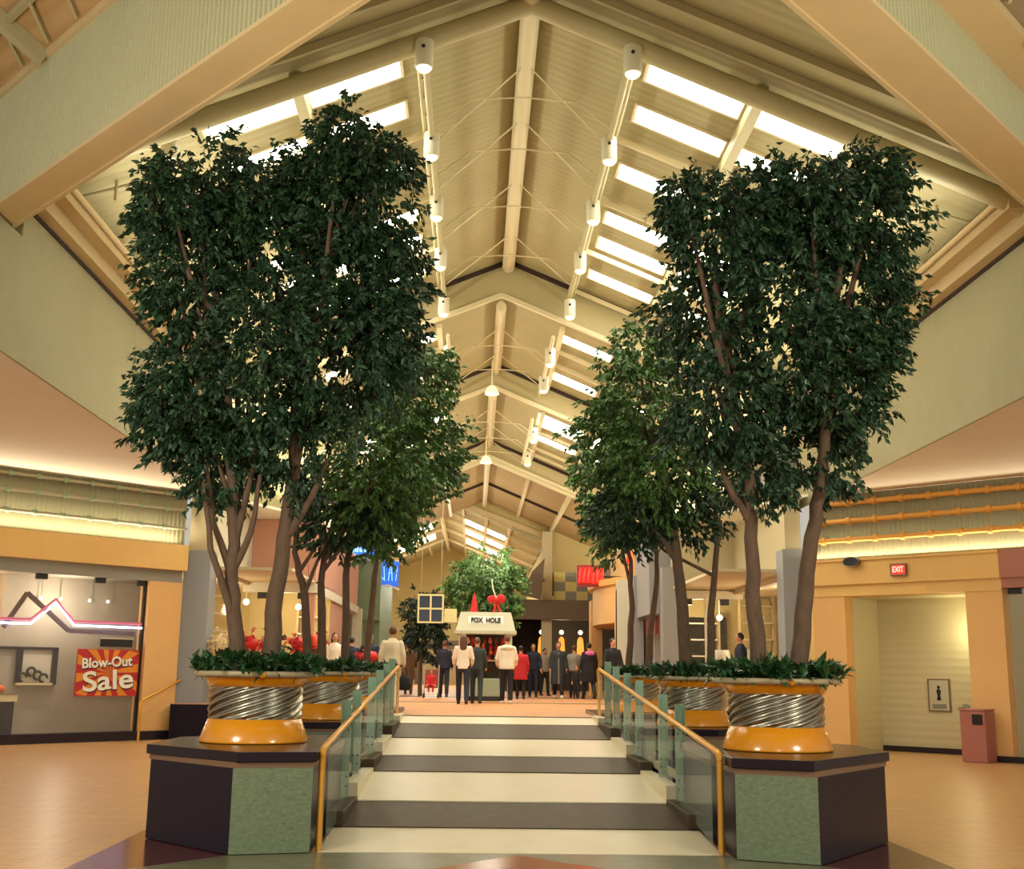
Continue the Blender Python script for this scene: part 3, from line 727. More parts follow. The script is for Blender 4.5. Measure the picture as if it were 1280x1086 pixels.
# lighting rails with can lamps, and two bell pendants
def can_lamp(x, y, z, label, cat='lamp', grp='can lamps along the roof'):
    e = empty('ceiling_lamp', label, cat, (x, y, z), 0, grp)
    MB().lathe([(.0, .0), (.125, .0), (.13, .01), (.13, .40), (.12, .42), (.0, .42)], 20).build('housing', 'lamp_white', e)
    MB().lathe([(.0, -.06), (.07, -.055), (.105, -.02), (.11, .005), (.0, .005)], 16).build('lens', 'lamp_lens', e)
    MB().ball((-.01, -.128, .27), .03, 8, 6).build('cable_port', 'black_metal', e)
    return e
ordn = ['nearest', 'second', 'third', 'fourth', 'fifth']
zl = [9.98, 9.98, 9.98, 9.98, 9.6]
for s, x, w in ((0, -.87, 'left'), (1, 2.1, 'right')):
    for i, y in enumerate(lampY):
        xx = x if i < 4 else x
        can_lamp(xx, y - .1, 9.98 - (.0 if i < 4 else .18), '%s white can lamp from the front on the %s roof rail' % (ordn[i], w))
    for i, (y, z) in enumerate(((28.2, 9.2), (31.0, 9.2), (34.6, 8.5), (38.6, 8.5))):
        can_lamp(.5 + (x - .62) * (.86 if i < 2 else .8), y, z, 'small white can lamp %s along the %s roof rail' % (['just past the first bulkhead', 'before the second bulkhead', 'just past the second bulkhead', 'before the third bulkhead'][i], w))
    b = MB(); b.tube([(x, 15.3, z1(x) - .45), (x, 26.6, z1(x) - .45)], .055, 8); b.tube([(x + (.12 if s else -.12), 15.3, z1(x) - .3), (x + (.12 if s else -.12), 26.6, z1(x) - .3)], .04, 6)
    for i in range(19): b.tube([(x, 15.5 + i * .6, z1(x) - .45), (x + (.12 if s else -.12), 15.8 + i * .6, z1(x) - .2)], .02, 5)
    struct(b.build('lighting_rail', 'steel'))
    xs = .5 + (x - .62) * .86
    struct(MB().tube([(xs, 27, z2(xs) - .4), (xs, 32.9, z2(xs) - .4)], .05, 8).build('lighting_rail', 'cream_steel'))
    xs = .4 + (x - .62) * .8
    struct(MB().tube([(xs, 33.3, z3(xs) - .4), (xs, 40.6, z3(xs) - .4)], .05, 8).build('lighting_rail', 'cream_steel'))
for x, w in ((-4.58, 'left'), (6.06, 'right')):
    can_lamp(x, 15.9, 8.85, 'white can lamp low near the %s eave behind the treetop' % w)
def bell(x, y, z, label):
    e = empty('pendant_lamp', label, 'lamp', (x, y, z), 0, 'bell pendants under the ridge')
    MB().lathe([(.2, 0), (.19, .05), (.14, .16), (.07, .24), (.0, .26)], 20).build('shade', 'bell_glass', e)
    MB().tube([(0, 0, .25), (0, 0, 1.0)], .03, 8).build('stem', 'cream_steel', e)
bell(.36, 31.5, 9.2, 'nearer bell shaped pendant lamp hanging under the ridge')
bell(.28, 38.5, 8.5, 'farther bell shaped pendant lamp hanging under the ridge')

# ------------------------------------------------------------------ angled shop fronts of the court
OL = (-6.95, 27.85, 0); AL = PI / 4
OR = (7.7, 26.1, 0); AR = -PI / 4
def SL(b, name, mats, **k): return struct(b.build(name, mats, None, OL, AL, **k))
def SR(b, name, mats, **k): return struct(b.build(name, mats, None, OR, AR, **k))
# low soffits above the angled walls
struct(MB().prism([(-6.44, 10.0), (-6.44, 28.6), (-7.2, 28.6), (-15.5, 20.0), (-15.5, 10.0)], 5.75, 5.9).build('ceiling', 'low_soffit'))
struct(MB().prism([(7.89, 10.0), (17, 10), (17, 17.5), (8.3, 26.6), (7.89, 26.6)], 5.62, 5.8).build('ceiling', 'low_soffit'))
# left wall
SL(MB().box(-12, .0, .0, .3, 4.45, 5.76), 'wall_left_band', 'fluted_band')
SL(MB().box(-12, .0, -.22, .3, 3.85, 4.45), 'wall_left_fascia', 'orange_band')
SL(MB().box(-12, .0, -.02, .3, 3.57, 3.85), 'wall_left_lintel', 'grey_fascia')
SL(MB().box(-.85, .0, -.06, .35, 0, 3.57), 'wall_left_pier', 'orange_wall')
SL(MB().box(-12, .02, -.09, .35, 0, .2), 'baseboard_left', 'black_base')
b = MB(); b.use(0).box(-12, -3.7, 1.6, 1.7, 0, 3.6); b.use(1).box(-3.7, .0, 1.1, 1.7, 0, 3.6)
SL(b, 'wall_left_shop', ['shop_tan', 'shop_grey'])
SL(MB().box(-12, 0, 0.3, 1.7, 3.58, 3.65), 'ceiling_left_shop', 'shop_grey')
w = bpy.data.objects.new('window_90', None); COL.objects.link(w); struct(w); w.location = OL; w.rotation_euler.z = AL
MB().box(-12, -.86, .1, .115, .2, 3.57).build('pane', 'shop_glass', w)
for s in (-2.0, -3.35, -.95, -5.2): MB().box(s - .12, s + .12, .06, .15, 3.45, 3.57).build('patch_fitting', 'black_metal', w)
MB().box(-.9, -.86, .05, .16, .2, 3.57).build('window_frame', 'black_metal', w)
def wall_rail(label, O, A, s0, s1, z, mt, mk, off=-.14, r=.045, step=.62):
    e = empty('wall_rail', label, 'rail', O, A, 'horizontal rails on the fluted shop bands')
    MB().tube([(s0, off, z), (s1, off, z)], r, 10).build('tube', mt, e)
    s = s0 + .3
    while s < s1:
        b = MB(); b.tube([(s - .045, off, z), (s + .045, off, z)], r * 1.55, 10); b.tube([(s, off, z), (s, .02, z)], .02, 6)
        b.build('bracket', mk, e); s += step
for z, w in ((5.62, 'top'), (5.28, 'middle'), (4.84, 'bottom')): wall_rail('%s grey rail on the fluted band above the left shop' % w, OL, AL, -9, -.05, z, 'rail_grey', 'rail_green', r=.04)
for z, w in ((5.40, 'top'), (5.0, 'middle'), (4.58, 'bottom')): wall_rail('%s orange rail on the fluted band at the right' % w, OR, AR, .0, 9, z, 'rail_orange', 'rail_orange', r=.055)
# left shop contents
def strip(pts, y, r, seg=6): return MB().tube([(s, y, z) for s, z in pts], r, seg)
nz = [(-9, 2.45), (-3.52, 2.49), (-3.0, 2.95), (-2.55, 2.49), (-.92, 2.49)]
e = empty('neon_sign', 'white neon line with a zigzag peak across the left shop window', 'neon sign', OL, AL)
strip(nz, .04, .022).build('tube', 'neon_tube', e)
strip([(s, z + .09) for s, z in nz], .07, .03).build('glow_tube', 'neon_pink', e)
e = empty('zigzag_ribbon', 'dark zigzag ribbon behind the white neon line', 'decoration', OL, AL)
b = MB(); rp = [(-4.0, 2.40), (-3.55, 3.15), (-2.55, 2.38), (-.95, 2.36)]
for i in range(3): b.bar((rp[i][0], .28, rp[i][1]), (rp[i + 1][0], .28, rp[i + 1][1]), .04, .10)
b.build('ribbon', 'ribbon', e)
e = empty('sale_poster', 'red and orange sale poster hung in the left shop window', 'poster', (OL[0] - 1.66 * .7071, OL[1] - 1.66 * .7071, 0), AL)
MB().box(-.74, .74, .06, .08, .97, 1.99).build('sheet', 'poster_red', e)
b = MB()
for k in range(12):
    a = 2 * PI * k / 12 + .15; c = (0.0, 1.48)
    pts = []
    for q in (a - .13, a + .13):
        ca, sa = math.cos(q), math.sin(q); t = min(.73 / max(abs(ca), 1e-6), .50 / max(abs(sa), 1e-6)); pts.append((c[0] + ca * t, c[1] + sa * t))
    b.add([(c[0], .056, c[1]), (pts[0][0], .056, pts[0][1]), (pts[1][0], .056, pts[1][1])], [(0, 1, 2)])
b.build('rays', 'poster_orange', e)
for dx, dz, dy, mm in ((.02, -.025, .050, 'letter_black'), (0, 0, .042, 'poster_white')):
    t = text_obj('lettering', 'Blow-Out', .30, mm, e, (-.04 + dx, dy, 1.70 + dz), ext=.003, bold=.008, width=1.2); t.rotation_euler = (PI / 2, -.06, 0)
    t = text_obj('lettering', 'Sale', .60, mm, e, (.02 + dx, dy, 1.30 + dz), ext=.003, bold=.011, width=1.2); t.rotation_euler = (PI / 2, -.08, 0)
e = empty('shop_plaque', 'dark plaque on the window above the sale poster', 'sign', (OL[0] - 1.5 * .7071, OL[1] - 1.5 * .7071, 0), AL)
MB().box(-.38, .38, .05, .09, 2.05, 2.22).build('board', 'letter_black', e); MB().box(-.38, .40, .04, .09, 2.22, 2.25).build('edge', 'pale_trim', e)
e = empty('display_niche', 'dark framed display niche in the back wall of the left shop', 'niche', OL, AL)
b = MB(); b.box(-4.3, -4.16, 1.0, 1.12, 1.2, 2.0); b.box(-3.3, -3.18, 1.0, 1.12, 1.2, 2.0); b.box(-2.5, -2.38, 1.0, 1.12, 1.2, 2.0); b.box(-4.3, -2.38, 1.0, 1.12, 1.96, 2.02)
b.build('frame', 'black_base', e); MB().box(-3.3, -2.4, 1.07, 1.11, 1.25, 1.96).build('back_panel', 'pale_trim', e)
e = empty('glasses_display', 'row of dark hoops shown in the shop niche', 'display', OL, AL)
for k, (s, z) in enumerate(((-3.15, 1.36), (-2.97, 1.48), (-2.82, 1.40), (-2.68, 1.34))):
    MB().tube([(s + .09 * math.cos(q * PI / 6), 1.0, z + .09 * math.sin(q * PI / 6)) for q in range(0, 10)], .03, 6).build('hoop', 'black_metal', e)
MB().box(-3.3, -2.5, .92, 1.08, 1.19, 1.24).build('shelf', 'cream_stuff', e)
e = empty('shop_counter', 'dark shop counter with lit display top at the far left', 'counter', OL, AL)
MB().box(-6, -3.55, .4, 1.0, .2, .86).build('body', 'black_base', e); MB().box(-6, -3.5, .38, 1.02, .86, 1.0).build('display_tray', 'cream_stuff', e); MB().box(-6, -3.5, .36, 1.04, 1.0, 1.04).build('top', 'steel_fixture', e)
for k, (s, z, y) in enumerate(((-4.2, 1.13, .6), (-3.98, 1.14, .62), (-3.82, 1.11, .6), (-4.1, 1.27, .62))):
    o = MB().ball((0, 0, 0), (.13, .12, .10), 12, 8)
    p = empty('pumpkin', ['orange pumpkin at the left end of the counter pile', 'orange pumpkin in the middle of the counter pile', 'orange pumpkin at the right end of the counter pile', 'orange pumpkin on top of the counter pile'][k], 'pumpkin', (OL[0] + (s - y) * .7071, OL[1] + (s + y) * .7071, z), AL, 'pumpkins on the shop counter')
    o.build('flesh', 'pumpkin', p); MB().tube([(0, 0, .09), (.01, 0, .14)], .015, 6).build('stem', 'leaf_dark', p)
for k, s in enumerate((-2.9, -2.45, -1.75, -1.3)):
    p = empty('spot_lamp', ['first', 'second', 'third', 'fourth'][k] + ' small spot lamp from the left in the shop ceiling row', 'lamp', (OL[0] + (s - 1.0) * .7071, OL[1] + (s + 1.0) * .7071, 3.1), AL, 'spot lamps in the left shop')
    MB().ball((0, 0, 0), .035, 8, 6).build('bulb', 'white_lamp', p); MB().tube([(0, 0, .02), (0, 0, .49)], .01, 5).build('stem', 'grey_fascia', p)
# column at the inner end of the left shop
b = MB(); b.box(-6.93, -6.30, 27.86, 28.6, 0, 4.36)
struct(b.build('column', 'column_blue', bevel=.01)); struct(MB().box(-6.86, -6.36, 27.95, 28.6, 4.36, 5.8).build('column', 'column_cream'))
struct(MB().box(-7.5, -6.95, 28.0, 28.3, .8, 1.0).build('trim_6', 'black_base')) if False else None
# right wall with alcove
SR(MB().box(-.05, 12, .0, .3, 4.15, 5.63), 'wall_right_band', 'fluted_band')
b = MB(); b.use(0).box(-.05, 4.12, -.12, .3, 3.60, 4.17); b.use(1).box(4.12, 12, -.12, .3, 3.60, 4.17); b.use(0).box(-.05, 4.12, -.16, .3, 4.11, 4.17); b.box(-.05, 4.12, -.05, .3, 3.35, 3.6); b.use(1).box(4.12, 12, -.05, .3, 3.4, 3.6)
SR(b, 'wall_right_fascia', ['orange_band', 'pink_band'])
SR(MB().box(-.1, .68, -.03, .4, 0, 3.36), 'wall_right_pier', 'orange_wall'); SR(MB().box(3.37, 4.12, -.03, .4, 0, 3.36), 'wall_right_pier', 'orange_wall')
b = MB(); b.box(.5, 3.5, 1.5, 1.6, 0, 3.4); b.box(.6, .69, .3, 1.55, 0, 3.4); b.box(3.37, 3.45, .3, 1.55, 0, 3.4)
SR(b, 'wall_alcove', 'alcove'); SR(MB().box(.5, 3.5, .3, 1.6, 3.34, 3.42), 'ceiling_alcove', 'alcove')
b = MB(); b.box(.69, 3.37, 1.47, 1.5, 0, .12); b.box(3.3, 12, -.06, -.03, 0, .12)
SR(b, 'baseboard_right', 'black_base')
w = bpy.data.objects.new('window_91', None); COL.objects.link(w); struct(w); w.location = OR; w.rotation_euler.z = AR
MB().box(4.16, 12, .1, .115, .12, 3.4).build('pane', 'shop_glass', w); MB().box(4.2, 4.45, .05, .15, 3.28, 3.4).build('patch_fitting', 'black_metal', w)
b = MB(); b.box(4.12, 12, 1.8, 1.9, 0, 3.5); b.box(4.05, 4.13, .3, 1.9, 0, 3.5)
SR(b, 'wall_right_shop', 'alcove')
struct(MB().box(7.0, 7.48, 26.3, 26.9, 0, 4.45).build('column', 'column_blue', bevel=.01)); struct(MB().box(7.08, 7.44, 26.35, 26.9, 4.45, 5.7).build('column', 'column_cream'))
def RW(s, y): return (OR[0] + (s + y) * .7071, OR[1] + (-s + y) * .7071)
x, y = RW(2.03, -.14)
e = empty('exit_sign', 'small red lit exit sign on the orange band', 'exit sign', (x, y, 3.73), AR)
MB().box(-.18, .18, -.05, .02, 0, .26).build('case', 'sign_case', e); MB().box(-.15, .15, -.058, -.05, .03, .23).build('face', 'exit_face', e)
text_obj('lettering', 'EXIT', .17, 'exit_text', e, (0, -.063, .13), ext=.004, bold=.003, width=.24)
x, y = RW(.98, -.14)
e = empty('oval_sign', 'dark oval hanging sign beside the exit sign', 'sign', (x, y, 4.08), AR)
b = MB(); b.tube([(0, -.11, 0), (0, -.05, 0)], .2, 24, sq=.55)
b.build('board', 'letter_black', e); MB().tube([(0, -.05, 0), (0, .03, 0)], .02, 6).build('bracket', 'black_metal', e)
MB().tube([(.19 * math.cos(q * PI / 12), -.112, .105 * math.sin(q * PI / 12)) for q in range(25)], .008, 5).build('border', 'steel_fixture', e)
x, y = RW(2.05, 1.495)
e = empty('wall_notice', 'framed notice with a dark figure on the alcove wall', 'notice', (x, y, .89), AR)
b = MB(); b.box(-.25, .25, -.03, 0, 0, .7); b.build('frame', 'sign_case', e); MB().box(-.215, .215, -.036, -.03, .03, .67).build('paper', 'sign_paper', e)
b = MB(); b.ball((0, -.038, .52), (.035, .004, .04), 10, 6); b.loft([(0, -.039, .24, .05, .004), (0, -.039, .34, .03, .004), (0, -.039, .45, .055, .004), (0, -.039, .48, .02, .004)], 8); b.build('figure', 'letter_black', e)
MB().box(-.16, .16, -.038, -.036, .06, .16).build('caption_block', 'checker_grey', e)
x, y = RW(2.62, 1.49)
e = empty('wall_spout', 'small round metal fixture beside the alcove notice', 'fixture', (x, y, .98), AR)
b = MB(); b.tube([(0, 0, 0), (0, -.06, 0)], .09, 14); b.tube([(-.03, -.06, .02), (-.1, -.12, .03), (-.14, -.12, -.03)], .03, 8); b.build('body', 'steel_fixture', e)
x, y = RW(3.58, -.35)
e = empty('litter_bin', 'pink square litter bin with dark mouth against the orange pier', 'bin', (x, y, 0), AR)
MB().box(-.25, .25, -.25, .25, .0, .98).build('body', 'bin_pink', e, bevel=.02); MB().box(.0, .2, -.262, -.25, .72, .92).build('mouth', 'black_metal', e); MB().box(-.26, .26, -.26, .26, .98, 1.02).build('lid', 'bin_pink', e, bevel=.01)

# ------------------------------------------------------------------ upper level shops
def W(nm, b, m): return struct(b.build(nm, m))
# left: glass return, pink shop, teal portal
W('wall_left_side', MB().box(-6.5, -6.35, 28.6, 33, 3.9, 5.8), 'pale_trim')
W('wall_left_pink', MB().box(-6.34, -4.72, 33.0, 33.25, 3.99, 5.77), 'pink_wall')
W('wall_left_pink_trim', MB().box(-6.5, -4.45, 32.9, 33.2, 3.72, 3.98), 'pale_trim')
b = MB(); b.box(-4.71, -4.5, 33.0, 44.98, 3.95, 5.77); b.box(-4.69, -4.51, 37.0, 40.2, .8, 3.94); b.box(-4.70, -4.51, 33.02, 33.3, .8, 3.94); W('wall_left_return', b, 'pink_wall')
W('trim_7', MB().box(-4.74, -4.42, 33.0, 45, 3.72, 3.98), 'pale_trim')
b = MB(); b.box(-9.0, -4.5, 36.6, 36.8, .8, 4); b.box(-9.0, -8.9, 28.6, 36.8, .8, 4.0); W('wall_left_interior', b, 'yellow_wall')
W('ceiling_left_interior', MB().box(-9, -4.5, 28.7, 36.8, 3.98, 4.05), 'column_cream')
b = MB(); b.box(-4.55, -3.65, 45.2, 45.5, 3.5, 6.4); b.box(-4.54, -4.25, 45.15, 45.49, .8, 3.49); b.box(-3.85, -3.66, 45.52, 51.7, .8, 6.4); W('wall_left_teal', b, 'teal_wall')
W('column', MB().box(-4.62, -4.28, 44.5, 44.9, .8, 3.9), 'pale_trim')
W('wall_left_far', MB().box(-6.5, -3.65, 51.8, 52.0, .8, 9), 'yellow_wall')
W('wall_left_upper_pink', MB().box(-4.9, -4.56, 45.0, 45.3, 3.5, 5.77), 'pink_wall')
struct(MB().prism([(-6.4, 28.6), (-4.5, 33), (-4.5, 45), (-3.65, 45.2), (-3.65, 52), (-6.4, 52)], 5.78, 5.85).build('ceiling', 'low_soffit'))
# shop window panes
def pane_struct(n, boxes, frames):
    w = bpy.data.objects.new('window_%d' % n, None); COL.objects.link(w); struct(w); w.location = (0, 0, .8)
    for bx in boxes: MB().box(*bx[:4], bx[4] - .8, bx[5] - .8).build('pane', 'shop_glass', w)
    for bx, m in frames: MB().box(*bx[:4], bx[4] - .8, bx[5] - .8).build('window_frame', m, w)
pane_struct(92, [(-6.3, -4.8, 33.05, 33.07, .81, 3.72)], [((-5.6, -5.52, 33.0, 33.1, .81, 3.72), 'pale_trim'), ((-6.1, -5.85, 32.98, 33.1, 3.55, 3.72), 'black_metal'), ((-4.98, -4.72, 32.98, 33.1, 3.55, 3.72), 'black_metal')])
pane_struct(93, [(-6.42, -6.40, 28.7, 33.0, .81, 3.9)], [])
pane_struct(94, [(7.5, 7.52, 26.95, 32.9, .81, 3.9), (5.75, 7.4, 33.0, 33.02, .81, 3.75)], [((5.9, 6.15, 32.96, 33.06, 3.55, 3.75), 'black_metal'), ((6.95, 7.2, 32.96, 33.06, 3.55, 3.75), 'black_metal'), ((6.5, 6.56, 32.98, 33.06, .81, 3.75), 'pale_trim')])
# right: glass shop, grey portal, orange portal
W('wall_right_side', MB().box(7.42, 7.6, 26.9, 33.2, 3.9, 5.8), 'column_cream')
for y in (28.0, 29.6, 31.2): W('trim_8', MB().box(7.5, 7.84, y, y + .5, 6.0, 7.2), 'grey_shop')
W('trim_9', MB().box(7.36, 7.6, 26.9, 33.2, 3.85, 4.05), 'pale_trim')
W('wall_right_front', MB().box(5.6, 7.6, 33.05, 33.3, 3.75, 5.8), 'column_cream'); W('trim_10', MB().box(5.6, 7.6, 32.95, 33.3, 3.72, 3.95), 'pale_trim')
b = MB(); b.box(5.6, 10.0, 37.0, 37.2, .8, 4); b.box(9.4, 9.5, 27, 37.2, .8, 4.0); W('wall_right_interior', b, 'yellow_wall')
W('ceiling_right_interior', MB().box(5.6, 9.5, 27.0, 37.2, 3.98, 4.05), 'column_cream')
b = MB(); b.box(5.3, 5.75, 32.9, 33.4, .8, 4.6); b.box(5.0, 5.7, 33.4, 36.3, 3.3, 5.8); b.box(4.9, 5.2, 36.0, 36.5, .8, 4.6); b.box(5.3, 5.5, 34.6, 36.0, .8, 3.3); W('wall_right_grey', b, 'grey_shop')
e = empty('shop_sign', 'dull red sign over the grey shop doorway on the right', 'sign', (5.25, 34.6, 3.0), 0)
MB().box(-.05, .05, -.9, .9, -.25, .25).build('board', 'maroon_sign', e)
# orange curved portal
b = MB()
b.use(0).box(4.45, 4.75, 36.6, 37.2, .8, 4.2); b.box(4.2, 4.6, 42.2, 43.0, .8, 4.2)
segs = 8
for k in range(segs):
    y0 = 36.6 + 6.4 * k / segs; y1 = 36.6 + 6.4 * (k + 1) / segs
    bu = lambda y: .55 * math.sin(PI * (y - 36.6) / 6.4)
    b.hexa([(4.6 - bu(y0), y0, 3.2), (5.2, y0, 3.2), (5.2, y1, 3.2), (4.6 - bu(y1), y1, 3.2)], [(4.6 - bu(y0), y0, 4.4), (5.2, y0, 4.4), (5.2, y1, 4.4), (4.6 - bu(y1), y1, 4.4)])
    b.use(1).hexa([(4.5 - bu(y0) * 1.1, y0, 4.4), (5.2, y0, 4.4), (5.2, y1, 4.4), (4.5 - bu(y1) * 1.1, y1, 4.4)], [(4.45 - bu(y0) * 1.1, y0, 4.6), (5.2, y0, 4.6), (5.2, y1, 4.6), (4.45 - bu(y1) * 1.1, y1, 4.6)]); b.use(0)
b.box(5.0, 5.2, 36.6, 43.0, 4.6, 5.8); b.box(4.7, 5.0, 37.2, 38.6, .8, 3.3)
W('wall_right_orange', b, ['orange_wall', 'orange_band'])
W('column', MB().box(4.45, 4.9, 36.45, 36.9, .8, 4.5), 'pale_trim')
W('wall_orange_interior', MB().box(5.4, 8, 37, 43.5, .8, 3.4), 'dark_interior')
struct(MB().prism([(5.0, 33.2), (7.85, 27.0), (7.85, 52), (5.0, 52)], 5.78, 5.85).build('ceiling', 'low_soffit'))
e = empty('neon_sign', 'glowing red neon sign above the orange shop corner', 'neon sign', (3.75, 38.2, 4.75), 0)
MB().box(-.42, .42, .06, .14, -.36, .36).build('backing', 'maroon_sign', e)
b = MB(); r = random.Random(3)
for k in range(5):
    x = -.32 + .15 * k
    b.tube([(x, 0, -.25 + r.uniform(0, .1)), (x + .04, 0, .25), (x + .1, 0, .05 + r.uniform(-.1, .1)), (x + .13, 0, .26), (x + .12, 0, -.22)], .05, 7)
b.build('tube', 'red_neon', e)
MB().tube([(.2, .1, 0), (1.1, .4, 0)], .03, 6).build('bracket', 'black_metal', e)
e = empty('neon_sign', 'small red neon loop beyond the right tree trunk', 'neon sign', (4.95, 37.0, 5.1), 0)
MB().tube([(-.05, .3 * math.cos(q * PI / 6), .3 * math.sin(q * PI / 6)) for q in range(11)], .05, 6).build('tube', 'red_neon', e); MB().tube([(-.05, -.25, -.2), (.1, -.25, -.2)], .02, 5).build('bracket', 'black_metal', e)
e = empty('red_banner', 'tall red banner in the doorway of the orange shop', 'banner', (4.95, 39.6, .82), 0)
MB().loft([(0, 0, 0, .12, .35), (0, 0, 1.4, .1, .3), (0, 0, 2.0, .1, .33), (0, 0, 2.3, .04, .15)], 12).build('cloth', 'red_cloth', e)
# blue signs on the left
e = empty('shop_sign', 'blue lit blade sign with a white edge on the left', 'sign', (-3.4, 46.0, 5.35), .25)
MB().box(-.36, .36, -.12, .12, -.5, .5).build('box', 'blue_sign', e)
b = MB()
for k, x in enumerate((-.2, -.05, .1, .24)): b.bar((x, -.13, -.28), (x + (.06 if k % 2 else -.04), -.13, .28), .05, .02)
b.bar((-.2, -.13, -.28), (-.3, -.13, -.15), .05, .02); b.bar((-.05, -.13, 0), (.1, -.13, .05), .04, .02)
b.build('lettering', 'blue_bright', e)
b = MB(); b.bar((-.38, -.13, -.5), (-.02, -.13, -.46), .03, .06); b.bar((-.02, -.13, -.46), (.4, -.13, -.62), .03, .06); b.box(-.38, -.34, -.13, -.12, -.5, .5); b.box(-.38, .38, -.13, -.12, .48, .54)
b.build('edge', 'poster_white', e); MB().tube([(-.34, 0, .3), (-.6, .1, .3)], .03, 6).build('bracket', 'black_metal', e)
e = empty('neon_sign', 'blue neon lettering half hidden by leaves at the left', 'neon sign', (-4.35, 44.6, 6.25), 0)
b = MB()
for k in range(5): b.tube([(-.35 + k * .17, 0, -.2), (-.3 + k * .17, 0, .22), (-.24 + k * .17, 0, -.18)], .035, 6)
b.build('tube', 'blue_bright', e); MB().box(-.45, .5, .08, .16, -.35, .35).build('backing', 'blue_sign', e)
# end wall, checker panel, dark shop beneath
b = MB(); zf = z4
b.prism_xz([(3.15, 5.0), (7.85, 5.0), (7.85, zf(7.85) + .1), (.35, 9.3), (-.5, zf(-.5) + .02), (3.15, 7.6)], 52.0, 52.3)
W('wall_end', b, 'yellow_wall')
W('trim_11', MB().bar((-.5, 51.95, 8.95), (3.15, 51.95, 7.6), .12, .22), 'soffit_paint')
b = MB(); b.use(0)
for i in range(5):
    for j in range(3):
        b.m = 1 if (i + j) % 2 == 0 else 0
        b.box(3.5 + i * .5, 4.0 + i * .5, 51.8, 51.95, 4.75 + j * .42, 5.17 + j * .42)
W('wall_checker', b, ['checker_grey', 'checker_yellow'])
W('column', MB().box(2.95, 3.4, 51.6, 52.1, .8, 7.8), 'column_cream')
W('wall_brown_header', MB().box(1.5, 5.8, 51.2, 51.7, 3.9, 4.75), 'brown_header')
b = MB(); b.box(1.5, 7.5, 56, 56.2, .8, 5); b.box(1.4, 1.5, 52, 56.2, .8, 5); b.box(1.5, 7.5, 52, 56, 4.4, 4.5); W('wall_dark_shop', b, 'dark_interior')
for k, x in enumerate((3.0, 3.9, 4.75)):
    p = empty('pillar_lamp', ['left', 'middle', 'right'][k] + ' glowing amber column lamp in the dark far shop', 'lamp', (x, 52.6, 2.0), 0, 'amber lamps in the far shop')
    MB().lathe([(.1, 0), (.14, .1), (.16, .6), (.12, 1.1), (.05, 1.2)], 12).build('shade', 'warm_lamp', p); MB().tube([(0, 0, -1.19), (0, 0, .02)], .05, 8).build('stem', 'dark_interior', p)
    MB().ball((0, 0, 1.4), .1, 8, 6).build('bulb', 'white_lamp', p)
# second nave beyond, set off to the left
z5 = section(52.3, 78.0, -1.8, 9.75, .42, [(57.5, 60.5), (62.0, 65.0), (66.5, 70.0)], [(-.6, .4), (.55, 1.5)], [(-3.4, -2.4), (-4.7, -3.55)], 5, xl=-7.5, xr=3.2)
ridge(52.4, 77, -1.8, 9.75, .12)
b = MB()
for x in (-.65, 1.6, -2.9, -4.8, .48): b.bar((x, 52.4, z5(x) - .08), (x, 77, z5(x) - .08), .12, .16)
for y in (53.5, 57.0, 61.2, 65.8, 71): b.bar((-1.8, y, 9.6), (3.2, y, z5(3.2) - .15), .1, .14); b.bar((-1.8, y, 9.6), (-7.5, y, z5(-7.5) - .15), .1, .14)
W('rafter', b, 'cream_steel')
W('wall_far', MB().box(-9, 6, 78, 78.3, .8, 10), 'yellow_wall'); W('wall_far_left', MB().box(-7.7, -7.4, 52, 78, .8, 7.2), 'yellow_wall'); W('wall_far_right', MB().box(3.2, 3.4, 52, 78, .8, 7.4), 'yellow_wall')
b = MB(); b.box(-7.2, 3.1, 77.0, 77.9, .81, 3.6); W('wall_far_shops', b, 'brown_header')
for k, x in enumerate((-6.0, -4.4, -2.8, -1.2)):
    p = empty('shop_display', ['first', 'second', 'third', 'fourth'][k] + ' far shop window with dim shelves from the left', 'shop window', (x, 76.9, .81), 0, 'shop windows with dim shelves at the far end')
    MB().box(-.6, .6, 0, .08, 0, 2.2).build('frame', 'shop_shelf', p); MB().box(-.52, .52, -.03, 0, .3, 2.1).build('pane', 'shop_shelf', p)  # plain dim shelf colour, no glow

# ------------------------------------------------------------------ far trees, hanging frame, kiosk
tree('big round tree rising behind the kiosk sign', [(.35, 38.6, .81), (.34, 38.6, 2.4), (.35, 38.6, 4.4)], .12, [(.35, 38.6, 4.75, 1.1, .85), (-.2, 38.4, 4.3, .8, .7), (.95, 38.4, 4.3, .75, .75), (.35, 38.5, 3.7, 1.0, .6)], 46, .16, 31, 'leaf_lit', 4, 'far trees')
tree('dark rounded tree behind the hanging window frame', [(-1.75, 39.2, .81), (-1.75, 39.2, 2.0), (-1.7, 39.2, 3.4)], .09, [(-1.7, 39.2, 3.6, .65, .75), (-1.65, 39.2, 2.7, .65, .7)], 60, .15, 32, 'leaf_dark', 3, 'far trees')
tree('small dark indoor tree beside the left shop window', [(-5.35, 32.2, .81), (-5.35, 32.2, 1.3), (-5.35, 32.2, 2.2)], .05, [(-5.35, 32.2, 1.7, .35, .5), (-5.35, 32.2, 2.3, .22, .4)], 50, .12, 33, 'leaf_dark', 2, 'far trees')
e = empty('hanging_frame', 'cream four pane window frame hung as a shop display', 'window frame', (-1.34, 35.6, 3.05), 0)
b = MB()
for x in (-.37, 0, .37): b.box(x - .025, x + .025, -.03, .03, 0, .84)
for z in (.0, .41, .82): b.box(-.395, .395, -.032, .032, z - .025 + .01, z + .035)
b.build('frame', 'frame_cream', e)
for x in (-.19, .19):
    for z in (.03, .445): MB().box(x - .155, x + .155, -.01, .01, z + .01, z + .36).build('pane', 'window_navy', e)
